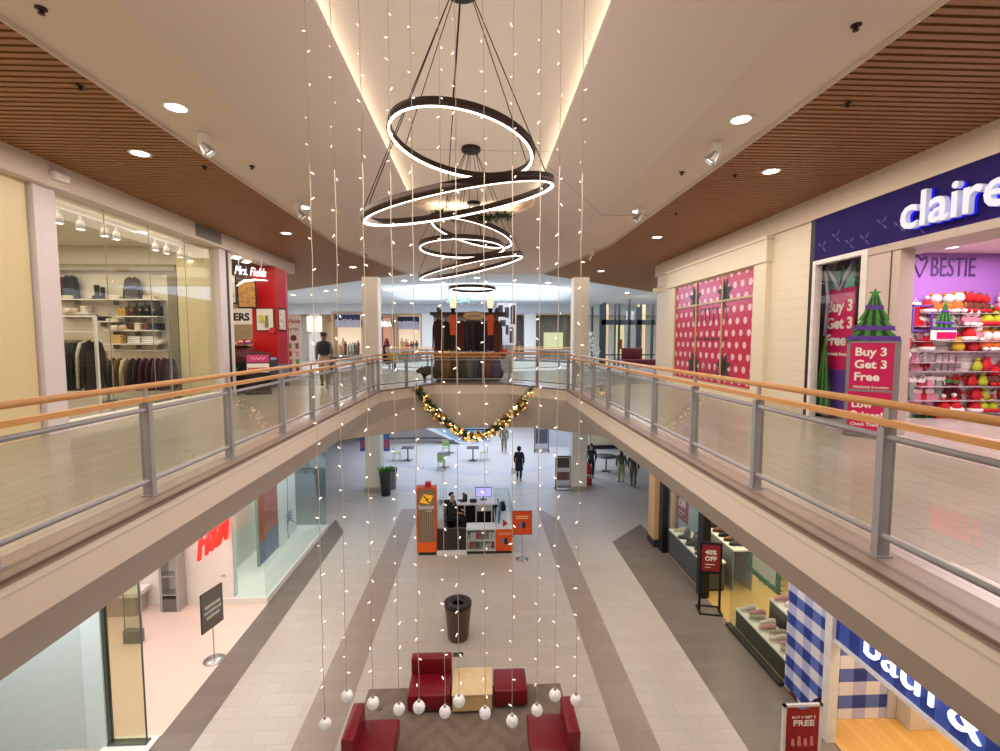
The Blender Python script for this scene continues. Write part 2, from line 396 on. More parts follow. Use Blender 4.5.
# polka dot window
t = NT('pink dotted window film', .25)
PZ = .36
def cell(a, s, off=None):
    q = t.math('MULTIPLY', a, s)
    if off is not None: q = t.math('ADD', q, off)
    return t.math('SUBTRACT', t.math('FRACT', q), .5)
row = t.math('MULTIPLY', t.math('MODULO', t.math('FLOOR', t.math('MULTIPLY', t.z, 1/.31)), 2), .5)
du = cell(t.y, 1/.36, row); dv = cell(t.z, 1/.31)
dist = t.math('SQRT', t.math('ADD', t.math('POWER', t.math('MULTIPLY', du, 1.0), 2), t.math('POWER', t.math('MULTIPLY', dv, .86), 2)))
POLKA = t.col(t.mix(t.math('LESS_THAN', dist, .24), t.mix(t.math('LESS_THAN', t.z, 2.6), '#bf2c63', '#c00f40'), '#efc3cf'))
mb = MB(); mb.box(6.6, 6.64, 11.3, 15.95, .3, 3.3); W2 = struct(mb, 'window_2', POLKA)
mb = MB()
for y in (11.3, 12.83, 14.39, 15.93): mb.box(6.57, 6.6, y-.03, y+.03, .3, 3.3)
for z in (.3, 2.58, 3.28): mb.box(6.572, 6.6, 11.3, 15.95, z-.025, z+.03)
struct(mb, 'window_frame', mat('tan mullion', '#c9a878', .4, .2), parent=W2)
mb = MB()
def leaf2(mb, y, z, L, w, a, x=6.594):
    c, s_ = math.cos(a), math.sin(a); pts = [(0, 0), (.3*L, w), (.7*L, w*.8), (L, 0), (.7*L, -w*.8), (.3*L, -w)]
    mb.quad(*[(x, y+p*c-q*s_, z+p*s_+q*c) for p, q in pts])
for (cy, cz) in ((12.75, 2.8), (14.5, 2.8), (12.7, .8), (14.5, .8)):
    for k in range(7): leaf2(mb, cy, cz, .42, .09, 2*PI*k/7+.2)
for k in range(9):
    y0 = 12.55+k*.24
    for z0, z1 in ((2.02, 2.42), (1.5, 1.62), (.55, .8)):
        if z0 < 1 and not 1 < k < 8: continue
        mb.quad((6.594, y0, z0), (6.594, y0+.05, z0), (6.594, y0+.1, z1), (6.594, y0+.05, z1))
    leaf2(mb, y0, 2.42, .2, .025, 0); leaf2(mb, y0, 1.55, .2, .02, 0)
struct(mb, 'window_emblem', mat('black film print', '#2a1820', .4), parent=W2)
mb = MB(); mb.add([(-21.9, 27.7, CZ-.008), (-10.7, 27.7, CZ-.008), (-2.97, 20.6, CZ-.008), (2.72, 20.5, CZ-.008), (9.9, 27.5, CZ-.008), (21.9, 27.5, CZ-.008), (21.9, 37.6, CZ-.008), (-21.9, 37.6, CZ-.008)], [tuple(range(8))]); struct(mb, 'ceiling_court', mat('court ceiling paint', '#dde6ea', .7, vary=.01))
# ---- far shell
FARW = mat('far wall paint', '#e3dccf', .6, vary=.02)
BULK = mat('far bulkhead', '#d5dade', .6, vary=.02)
wall('wall_far', FARW, -22, 22, 39.4, 39.6, 0, CZ)
wall('trim_far_bulkhead', BULK, -22, 22, 37.6, 39.4, 3.55, CZ)
wall('wall_far_left', FARW, -22, -21.8, 18, 44, 0, CZ)
wall('wall_far_right', FARW, 21.8, 22, 12, 44, 0, CZ)
wall('wall_back', CREAM, -22, 22, -3.1, -3, FL, 5.3)
wall('wall_far_lower', mat('far lower wall', '#ded6ca', .6), -22, 22, 38, 38.2, FL, -1.57)
wall('wall_right_side', FARW, 10.7, 22, 18.7, 18.9, 0, CZ)
mb = MB(); n = 40; c1 = [(HC[0]+6*math.cos(a), HC[1]+6*math.sin(a)) for a in [PI*(1.12+.76*k/n) for k in range(n+1)]]; c2 = [(HC[0]+5.4*math.cos(a), HC[1]+5.4*math.sin(a)) for a in [PI*(1.12+.76*k/n) for k in range(n+1)]]
for k in range(n): mb.quad((*c1[k], CZ-.025), (*c1[k+1], CZ-.025), (*c2[k+1], CZ-.025), (*c2[k], CZ-.025))
struct(mb, 'trim_court_cove', mat('court cove', '#ffffff', emit=.75, ecol='#e9f6ff'))
# columns: upper and lower run
for nm, x, y in (('column_left', -4.76, 21.75), ('column_right', 4.52, 21.5)):
    wall(nm, CREAM, x-.34, x+.34, y-.34, y+.34, 0, CZ)
    wall(nm, CREAM, x-.34, x+.34, y-.34, y+.34, FL, -1.57)
    wall('baseboard_column', mat('stone base', '#a39a8c', .6), x-.38, x+.38, y-.38, y+.38, FL, FL+.22)
# ---- lower left shop
PINKF = mat('pinkish shop floor', '#e3cfc4', .3, vary=.02, scale=1)
mb = MB(); mb.box(-14, -5.5, 7.9, 12.3, FL+.0005, FL+.004); struct(mb, 'floor_lower_left_shop', PINKF)
wall('wall_lower_left', WHITE, -14, -6.36, 12.3, 12.5, FL, -1.57)
wall('wall_lower_left_rear', WHITE, -14.2, -14, 2, 18, FL, -1.57)
wall('wall_lower_left_return', WHITE, -14, -7.1, 17.3, 17.5, FL, -1.57)
wall('trim_showcase_base', WHITE, -7.2, -5.5, 12.25, 17.3, FL, FL+.16)
wall('wall_showcase_back', mat('showcase back', '#dbe3d6', .6, vary=.01), -7.2, -7.1, 12.5, 17.3, FL+.16, -1.57)
mb = MB(); mb.box(-5.56, -5.53, 12.3, 17.25, FL+.16, -1.57); struct(mb, 'window_3', GLASSG)
mb = MB(); mb.box(-6.36, -5.56, 12.3, 12.33, FL+.16, -1.57); struct(mb, 'window_4', GLASSG)
mb = MB(); mb.box(-7.1, -5.56, 17.22, 17.25, FL+.16, -1.57); struct(mb, 'window_5', GLASSG)
mb = MB(); mb.box(-6.2, -5.64, 7.9, 7.93, FL+.06, -1.57); W6 = struct(mb, 'window_6', glass_mat('yellow green glass', '#eeeedd', 1.))
mb = MB(); mb.box(-6.24, -6.2, 7.87, 7.96, FL, -1.57); mb.box(-5.642, -5.63, 7.9, 7.93, FL, -1.57); mb.box(-6.24, -5.6, 7.84, 7.97, FL, FL+.06); struct(mb, 'window_frame', mat('dark glazing frame', '#5b6360', .4, .4), parent=W6)
wall('trim_glazing_sill', WHITE, -6.3, -5.5, 7.7, 8.05, FL, FL+.035)
wall('wall_teal_panel', mat('pale teal panel', '#ccd5d2', .3, vary=.02), -9.5, -6.55, 7.86, 7.95, FL, -1.57)
wall('wall_teal_panel', mat('pale aqua panel', '#dae5e4', .3, vary=.02), -6.55, -6.24, 7.84, 7.95, FL, -1.57)
# ---- lower right shops
wall('wall_lower_right_pier', mat('tan pier', '#cfab80', .6), 5.75, 6.5, 15.2, 15.75, FL, -1.57)
wall('baseboard_pier', DARK, 5.73, 6.5, 15.18, 15.77, FL, FL+.25)
wall('trim_shoe_shop_frame', BLACK, 5.85, 6.1, 14.75, 15.05, FL, -1.57)
wall('trim_shoe_shop_portal', BLACK, 5.85, 6.06, 12.0, 12.3, FL, -1.57)
mb = MB(); mb.box(5.94, 5.96, 12.3, 14.75, FL+.1, -1.57); struct(mb, 'window_7', GLASS)
wall('floor_shoe_shop', mat('yellow wood floor', '#caa967', .35), 6.0, 12, 8.7, 15, FL+.0005, FL+.004)
wall('wall_shoe_shop_rear', mat('shoe shop wall', '#d9cdb0', .6), 11.8, 12, 8, 15.2, FL, -1.57)
wall('wall_shoe_shop_side', mat('blue grey wall', '#7f9bb4', .6), 6.5, 12, 15.05, 15.2, FL, -1.57)  # plain blue-grey side wall
wall('wall_shop_divider', mat('shop divider', '#d8c9a0', .6), 6.1, 12, 8.72, 8.85, FL, -1.57)
mb = MB(); mb.box(5.94, 5.96, 8.75, 10.75, FL+.08, -1.57); struct(mb, 'window_8', GLASS)
wall('trim_glass_shoe', DARK, 5.88, 6.0, 8.75, 10.8, FL, FL+.08)
t = NT('oak floor', .3); OAK = t.col(t.brick('#c99a55', '#d7aa66', '#b78948', 1.2, .15, PI/2, .004))
mb = MB(); mb.box(5.98, 13, 2, 8.7, FL+.0005, FL+.004); struct(mb, 'floor_soap_shop', OAK)
wall('wall_soap_shop', CREAM, 9.0, 9.2, 2, 8.72, FL, -1.57)
wall('wall_soap_shop', CREAM, 6.76, 9.2, 8.5, 8.72, FL, -1.57)
# ================================================================ railings
HINGE = mat('gasket black', '#121114', .5)
_pb = MB(); _pb.box(-.045, .045, -.028, .028, 0, .9); _pb.box(-.012, .012, -.02, .02, .9, 1.04); _pb.box(-.06, .06, -.045, .045, 0, .012)
POSTM = None
def railing(label, pts, post_fr, woodoff):
    """pts: plan polyline; post_fr: list of plan points with direction for posts"""
    global POSTM
    root = thing('balcony_railing', label, 'railing', (*pts[0], .012))
    o0 = Vector((*pts[0], 0))
    P = [Vector((*p, 0))-o0 for p in pts]
    def run(name, z, r, m, off=0., flat=None):
        mb = MB(); q = [p+Vector((0, 0, z)) for p in P]
        if flat:
            for a, b in zip(q, q[1:]):
                d = (b-a).normalized(); nrm = Vector((-d.y, d.x, 0)); 
                vs = []
                for p in (a-d*.01, b+d*.01):
                    for sx, sz in ((-1, -1), (1, -1), (1, 1), (-1, 1)): vs.append(p+nrm*flat[0]*sx+Vector((0, 0, flat[1]*sz)))
                mb.add(vs, [(3, 2, 1, 0), (4, 5, 6, 7)]+[(i, (i+1) % 4, 4+(i+1) % 4, 4+i) for i in range(4)])
        else: mb.tube(q, r, 10)
        return mb.build(name, m, root)
    run('upper_wood_rail', 1.06, .028, WOODR); run('lower_wood_rail', .935, 0, WOODR, flat=(.034, .022))
    run('top_metal_rail', .835, .022, GREYM); run('bottom_metal_rail', .15, .022, GREYM)
    prev = None
    for (x, y, ang) in post_fr:
        if POSTM is None: o = _pb.build('post', GREYM, root); POSTM = o.data
        else: o = link('post', POSTM, root)
        p = Vector((x, y, 0))-o0; o.location = p; o.rotation_euler = (0, 0, ang)
        if prev is not None:
            a, b = prev, p; d = (b-a).normalized()
            mb = MB(); A = a+d*.06; B = b-d*.06; n = Vector((-d.y, d.x, 0))*.005
            vs = [v+s+Vector((0, 0, z)) for v in (A, B) for z in (.19, .80) for s in (n, -n)]
            mb.add(vs, [(0, 1, 3, 2), (4, 6, 7, 5), (0, 4, 5, 1), (2, 3, 7, 6), (0, 2, 6, 4), (1, 5, 7, 3)])
            mb.build('glass_panel', GLASSW, root)
            mb = MB(); A2 = a+d*.052; mb.box(A2.x-.008, A2.x+.008, A2.y-.008, A2.y+.008, .17, .8); mb.build('gasket', HINGE, root)
        prev = p
    return root
HR1 = inset(H1, .2)
lx = HR1[0][0]; LPY = [1.62, 3.15]+[AX(lx, x, y).y for x, y in ((148, 450), (229, 425), (282, 410), (312, 400), (336, 393), (354, 388), (368, 385))]+[14.45]
railing('left balcony railing with two wood handrails, grey posts and glass panels', [(lx, .3), (lx, HR1[5][1])],
        [(lx, y, 0) for y in LPY], 0)
ra, rb = HR1[1], HR1[2]
railing('right balcony railing with two wood handrails, grey posts and glass panels', [(ra[0], .3), rb],
        [(ra[0]+(rb[0]-ra[0])*(y/14.6), y, 0) for y in (1.55, 3.12, 4.65, 6.1, 7.55, 9.0, 10.4, 11.85, 13.3, 14.5)], 0)
a, b, c, d = HR1[5], HR1[4], HR1[3], HR1[2]
pf = []
for (p, q, ks) in ((a, b, (.06, .52)), (b, c, (0, .33, .66, 1)), (c, d, (.48, .94))):
    ang = math.atan2(q[1]-p[1], q[0]-p[0])+PI/2
    for k in ks: pf.append((p[0]+(q[0]-p[0])*k, p[1]+(q[1]-p[1])*k, ang))
railing('far balcony railing across the end of the opening, in front of the holiday cart', [a, b, c, d], pf, 0)
# round court railing, far
root = thing('court_railing', 'curved glass railing around the far round opening on the upper floor', 'railing', (*HC, 0))
mb = MB(); cc = circle(0, 0, HR+.15, 56); mb.tube([(x, y, 1.06) for x, y in cc], .03, 6, True); mb.tube([(x, y, .94) for x, y in cc], .025, 6, True); mb.build('wood_rail', WOODR, root)
mb = MB(); mb.tube([(x, y, .83) for x, y in cc], .022, 6, True); mb.tube([(x, y, .16) for x, y in cc], .022, 6, True); mb.build('metal_rail', GREYM, root)
mb = MB()
for i in range(56):
    (x0, y0), (x1, y1) = cc[i], cc[(i+1) % 56]; mb.quad((x0, y0, .2), (x1, y1, .2), (x1, y1, .8), (x0, y0, .8))
mb.build('glass_panel', GLASSG, root)
for i in range(0, 56, 2):
    x, y = cc[i]; o = link('post', POSTM, root, (x, y, 0), (0, 0, math.atan2(y, x)))
# ================================================================ ceiling fixtures
def dl_proto():
    root = thing('downlight', 'x', 'ceiling light')
    mb = MB(); mb.lathe([(.115, -.012), (.15, -.012), (.155, 0), (.115, 0), (.115, -.012)], n=24); mb.build('trim_ring', WHITE, root)
    mb = MB(); mb.lathe([(.001, -.006), (.115, -.006)], n=24); mb.build('lens', LAMPW, root)
    return Proto(root)
DLP = dl_proto()
def downlights(lst, z, where, group):
    for i, (px, py) in enumerate(lst):
        p = AZ(z, px, py); DLP.put(p, 0, 'round white downlight in %s, %s from the viewer' % (where, ORD[i] if i else 'nearest'), group)
WZ = CZ-.05
downlights([(176, 107), (304, 207)], CZ, 'the left cream ceiling band', 'left band downlights')
downlights([(741, 119), (638, 211)], CZ, 'the right cream ceiling band', 'right band downlights')
downlights([(140, 153), (286, 233), (353, 267)], WZ, 'the left slatted wood ceiling', 'left wood ceiling downlights')
downlights([(771, 171), (657, 237), (601, 271)], WZ, 'the right slatted wood ceiling', 'right wood ceiling downlights')
downlights([(291, 278), (293, 295), (326, 291), (297, 307)], CZ-.022, 'the pale ceiling beyond the left wood', 'far left downlights')
downlights([(404, 281), (386, 289), (548, 283), (570, 290), (627, 293), (477, 278)], CZ-.022, 'the pale ceiling before the far court', 'court downlights')
def spot_proto():
    root = thing('spotlight', 'x', 'spotlight')
    mb = MB(); mb.bevbox(-.06, .06, -.05, .05, -.17, -.0, .01); mb.build('housing', WHITE, root)
    h = Vector((.1, -.12, -.26))
    mb = MB(); mb.cyl((0, 0, -.14), h*.75, .018, n=8); mb.cyl((.0, .0, -.14), (.04, -.04, -.14), .03, n=8); mb.build('arm', CHROME, root)
    mb = MB(); d = Vector((.55, .25, -.75)).normalized(); mb.cyl(h-d*.07, h+d*.05, .045, .085, 16, caps=False); mb.cyl(h-d*.08, h-d*.06, .03, .046, 16); mb.cyl(h+d*.05, h+d*.075, .09, .088, 16, caps=False)
    hd = mb.build('lamp_head', CHROME, root)
    mb = MB(); mb.cyl(h+d*.045, h+d*.05, .058, .058, 16); mb.build('lens', mat('spot glow', '#ffffff', emit=2.2, ecol='#fff3e4'), hd)
    return Proto(root)
SPP = spot_proto()
for i, (px, py) in enumerate([(203, 133), (298, 203), (362, 247)]):
    SPP.put(AZ(CZ, px, py), 0, 'small white adjustable spotlight on the left cream band, %s from the viewer' % (ORD[i] if i else 'nearest'), 'left spotlights')
for i, (px, py) in enumerate([(716, 142), (641, 207), (592, 250)]):
    o = SPP.put(AZ(CZ, px, py), 0, 'small white adjustable spotlight on the right cream band, %s from the viewer' % (ORD[i] if i else 'nearest'), 'right spotlights', scale=(-1, 1, 1))
root = thing('sprinkler_head', 'x', 'sprinkler')
mb = MB(); mb.lathe([(.045, 0), (.045, -.012), (.02, -.014), (.014, -.035), (.001, -.035)], n=12); mb.build('body', BRONZE, root)
mb = MB(); mb.lathe([(.001, -.046), (.028, -.046), (.028, -.05), (.001, -.05)], n=12); mb.tube([(.018, 0, -.03), (.022, 0, -.04), (.005, 0, -.05)], .004, 5); mb.tube([(-.018, 0, -.03), (-.022, 0, -.04), (-.005, 0, -.05)], .004, 5); mb.build('deflector', BRONZE, root)
SKP = Proto(root)
for (px, py, z, w) in ((41, 8, CZ, 'left cream band near the top edge'), (856, 25, CZ, 'right cream band near the top edge'), (83, 88, WZ, 'left wood ceiling, nearest'), (203, 166, WZ, 'left wood ceiling, middle'), (252, 166, CZ, 'left cream band before the second spotlight'), (848, 103, WZ, 'right wood ceiling, nearest'), (735, 175, WZ, 'right wood ceiling, middle'), (682, 172, CZ, 'right cream band beside the nearest spotlight'), (677, 213, WZ, 'right wood ceiling, far')):
    q = AZ(z, px, py); q.y = -2.85+.036+.112*round((q.y+2.85-.036)/.112) if z == WZ else q.y
    q.z += .008 if z == WZ else 0
    SKP.put(q, 0, 'small dark sprinkler head in the '+w, 'ceiling sprinklers')
mb = MB(); mb.bevbox(-.0, .1, -.14, .14, -.06, .06, .02); p = AX(-6.7, 57, 177); emg = one(mb, 'emergency_light_unit', WHITE, 'small white emergency light box on the left fascia under the wood ceiling', 'emergency light', (-6.706, p.y, p.z))
mb = MB()
for k in range(7): mb.box(0, .02, -.55, .55, -.13+k*.04, -.11+k*.04)
mb.box(0, .008, -.57, .57, -.15, .15); p = AX(-6.69, 209, 229); one(mb, 'air_vent', mat('vent grey', '#86807a', .5), 'grey louvred air vent in the left fascia', 'vent', (-6.698, p.y, 4.14))
# ================================================================ chandeliers
def ring_part(root, o0, c, r, nrm, name='ring'):
    q = Vector((0, 0, 1)).rotation_difference(Vector(nrm).normalized()).to_matrix().to_4x4()
    mb = MB(); n = 96; w = .018; h = .04
    prof = [(r-w, -h), (r-w, h), (r+w, h), (r+w, -h)]
    mb.lathe(prof+[prof[0]], n=n)
    o = mb.build(name, BRONZE, root, Vector(c)-o0, q.to_euler())
    mb = MB(); mb.lathe([(r-w-.003, -h+.014), (r-w-.003, -h-.006), (r+w*.3, -h-.006), (r+w*.3, -h)], n=n, caps=False); mb.build('led_strip', LED, o)
    return q, Vector(c), r
def chandelier(label, cpx, cy, rings):
    c0 = AY(cy, *cpx); c0.z = TZ
    root = thing('ring_chandelier', label, 'chandelier', c0)
    mb = MB(); mb.lathe([(.001, -.07), (.17, -.07), (.18, -.06), (.18, 0)], n=28); mb.build('canopy', BLACK, root)
    for (c, r, n, az) in rings:
        nz = math.sqrt(1-n[0]**2-n[1]**2); q, cc_, r = ring_part(root, c0, c, r, (n[0], n[1], nz))
        for k, a in enumerate(az):
            e = cc_+(q @ Vector((r*math.cos(R(a)), r*math.sin(R(a)), .055)))
            s = c0+Vector((.1*math.cos(R(a)), .1*math.sin(R(a)), -.07))
            mb = MB(); mb.cyl(s-c0, e-c0, .0055, n=6); mb.build('cable', BLACK, root)
chandelier('nearest chandelier of two big tilted glowing rings on black cables', (462, 0), 5.2,
    [((-.18, 5.42, 3.645), .79, (.17, .06), (20, 150, 265)), ((-.215, 5.25, 2.98), 1.015, (-.195, -.14), (5, 100, 185, 215))])
chandelier('middle chandelier of three tilted glowing rings under a round black canopy', (471, 150), 9.35,
    [((-.12, 9.55, 3.62), .80, (.245, .05), (20, 150, 265)), ((-.316, 9.3, 3.28), .80, (-.003, .033), (60, 200, 320)), ((-.15, 9.3, 2.92), 1.0, (-.215, -.05), (5, 110, 185, 250))])
chandelier('farthest and smallest chandelier with a single level ring', (474, 214), 12.9, [((-.18, 13.3, 2.92), .62, (.01, .03), (45, 165, 285))])
# ================================================================ hanging light strings
bm_ = MB(); bm_.sphere((0, 0, 0), (.0055, .0055, .017), 8, 5); BULB = bm_.build('tmp', mat('fairy bulb', '#fffaf0', .3, emit=1.0, ecol='#fff4e4')).data; bpy.data.objects.remove(bpy.data.objects['tmp'])
bm_ = MB(); bm_.lathe([(.008, 0), (.012, .004), (.011, .012), (.004, .018)], n=8); 
t = NT('pearl glass', .12, .8); PEARL = t.col(t.mix(t.noise(30, 3), '#d5d8de', '#ffffff')); PEARL.node_tree.nodes['Principled BSDF'].inputs['Emission Color'].default_value = (.9, .92, 1, 1); PEARL.node_tree.nodes['Principled BSDF'].inputs['Emission Strength'].default_value = .12  # faint glow added to lift the dark undersides of the balls
balls = [(325, 724, 309, 0), (347, 696, 341, 0), (373, 703, 366, 0), (399, 709, 388, 0), (419, 707, 411, 0), (445, 712, 441, 0), (459, 701, 465, 0), (485, 713, 493, 0), (512, 721, 511, 0), (537, 710, 543, 0), (555, 695, 561, 0), (576, 700, 588, 0)]
CORD = mat('string cord', '#cfc4b4', .6)
bm_b = MB()
bm = bmesh.new(); bmesh.ops.create_icosphere(bm, subdivisions=3, radius=.05)
for v in bm.verts: v.co *= 1+.05*math.sin(v.co.x*190)*math.cos(v.co.z*170+v.co.y*150)
bm_b.add([v.co.copy() for v in bm.verts], [[v.index for v in f.verts] for f in bm.faces], True); bm.free()
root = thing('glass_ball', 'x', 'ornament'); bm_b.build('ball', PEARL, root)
mb = MB(); mb.cyl((0, 0, .045), (0, 0, .065), .014, .012, 8); mb.build('cap', CHROME, root)
mb = MB(); mb.tube([(0, 0, .064), (.012, 0, .075), (0, 0, .088), (-.012, 0, .075), (0, 0, .064)], .0022, 5); mb.build('hook', CHROME, root)
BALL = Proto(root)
for i, (bx, by, tx, _) in enumerate(balls):
    Y = 3.85+(.1 if i % 2 else -.05)
    p = AY(Y, bx, by); top = TZ
    root = thing('light_string', '%s hanging string of tiny white lights from the left' % ORD[i], 'string lights', (p.x, Y, top), 0, 'hanging light strings')
    mb = MB(); pts = []; z = 0; tot = top-p.z-.09
    for k in range(41): pts.append((random.gauss(0, .003) if 0 < k < 40 else 0, random.gauss(0, .003) if 0 < k < 40 else 0, -tot*k/40))
    mb.tube(pts, .0028, 5); mb.build('cord', CORD, root)
    z = -1.1-random.random()*.2
    while z > -tot+.05:
        o = link('bulb', BULB, root, (random.choice((-1, 1))*.016, random.uniform(-.01, .01), z), (random.uniform(-1.4, 1.4), random.uniform(.4, 1.5)*random.choice((-1, 1)), 0)); z -= random.uniform(.14, .25)
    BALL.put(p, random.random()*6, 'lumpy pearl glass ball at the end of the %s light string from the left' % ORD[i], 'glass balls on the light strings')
# ================================================================ garlands
NEEDLE = mat('garland green', '#2f4a22', .6, vary=.4, scale=30)
GOLD = mat('gold bauble', '#e8bb4c', .3, 0., emit=.18); GOLD2 = mat('pale gold bauble', '#f3dc98', .3, 0., emit=.22); RUST = mat('copper bauble', '#a0642c', .3, .6)  # gold baubles glow faintly to offset the dim light there
def needles(mb, path, rad, n, L=.13):
    for _ in range(n):
        k = random.random()*(len(path)-1); i = int(k); f = k-i; p = path[i].lerp(path[i+1], f)
        d = Vector((random.gauss(0, 1), random.gauss(0, 1), random.gauss(0, 1))).normalized(); s = p+d*rad*random.random()*.7
        e = s+d*L*random.uniform(.6, 1.2); w = d.orthogonal().normalized()*.016
        mb.add([s-w, s+w, e+w*.3, e-w*.3], [(0, 1, 2, 3)])
path = []
for k in range(31):
    u_ = -1+2*k/30; px = 475+u_*58; py = 437-49*(abs(u_)**1.7); Yg = 16.52-.75*max(0, (abs(u_)-.75)/.25)
    path.append(AY(Yg, px, py))
root = thing('garland', 'gold and green holiday garland draped across the far slab edge', 'garland', path[15])
o0 = path[15].copy(); path = [p-o0 for p in path]
mb = MB(); mb.tube(path, .075, 7); needles(mb, path, .15, 3600, .12); mb.build('foliage', NEEDLE, root)
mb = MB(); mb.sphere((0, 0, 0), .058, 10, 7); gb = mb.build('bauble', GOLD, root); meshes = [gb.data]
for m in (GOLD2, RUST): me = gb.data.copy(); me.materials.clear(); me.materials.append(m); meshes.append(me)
gb.location = path[0]
for k in range(99):
    f = random.random()*29.99; i = int(f); p = path[i].lerp(path[i+1], f-i)+Vector((random.uniform(-.14, .14), random.uniform(-.2, -.06), random.uniform(-.15, .15)))
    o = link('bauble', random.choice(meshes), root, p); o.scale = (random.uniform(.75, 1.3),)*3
mb = MB(); mb.sphere((0, 0, 0), .016, 6, 4); lb = mb.build('light', mat('warm fairy light', '#ffe7a8', emit=7, ecol='#ffdf98'), root); lb.location = path[15]+Vector((0, -.2, 0))
for k in range(70):
    f = random.random()*29.99; i = int(f); p = path[i].lerp(path[i+1], f-i)+Vector((random.uniform(-.15, .15), random.uniform(-.26, -.15), random.uniform(-.16, .16)))
    link('light', lb.data, root, p)
p0 = AY(12.2, 433, 215); p1 = AY(12.2, 511, 217)
pth = [p0.lerp(p1, k/12)+Vector((0, 0, .04*math.sin(k*1.3))) for k in range(13)]; o0 = pth[6].copy(); pth = [p-o0 for p in pth]
root = thing('greenery_swag', 'dark green pine swag hung across the far end of the ceiling trough', 'garland', o0)
mb = MB(); mb.tube(pth, .03, 6); needles(mb, pth, .09, 700, .12); mb.build('foliage', NEEDLE, root)
mb = MB()
for q in (pth[1], pth[11]): mb.cyl(q, (q.x, q.y, TZ-o0.z), .003, n=5)
mb.build('hanger_wire', BLACK, root)
# ================================================================ people
def skin_mesh(name, V, Ed, Rd, m, parent, extra=None, sub=1):
    me = bpy.data.meshes.new(name); me.from_pydata(V, Ed, [])
    o = bpy.data.objects.new(name, me); C.objects.link(o)
    o.modifiers.new('s', 'SKIN')
    for i, r in enumerate(Rd):
        sv = me.skin_vertices[0].data[i]; sv.radius = r if isinstance(r, tuple) else (r, r); sv.use_root = (i == 0)
    if sub: md = o.modifiers.new('d', 'SUBSURF'); md.levels = sub; md.render_levels = sub
    dg = bpy.context.evaluated_depsgraph_get(); m2 = bpy.data.meshes.new_from_object(o.evaluated_get(dg))
    bpy.data.objects.remove(o)
    if extra:
        bm = bmesh.new(); bm.from_mesh(m2)
        for e in extra:
            vs = [bm.verts.new(p) for p in e.v]
            for f in e.f: bm.faces.new([vs[i] for i in f])
        bm.to_mesh(m2); bm.free()
    m2.materials.clear(); m2.materials.append(m)
    m2.polygons.foreach_set('use_smooth', [True]*len(m2.polygons))
    return link(name, m2, parent)
SKINM = mat('skin', '#c69274', .5, vary=.03); SKIND = mat('brown skin', '#8d5f46', .5, vary=.03)
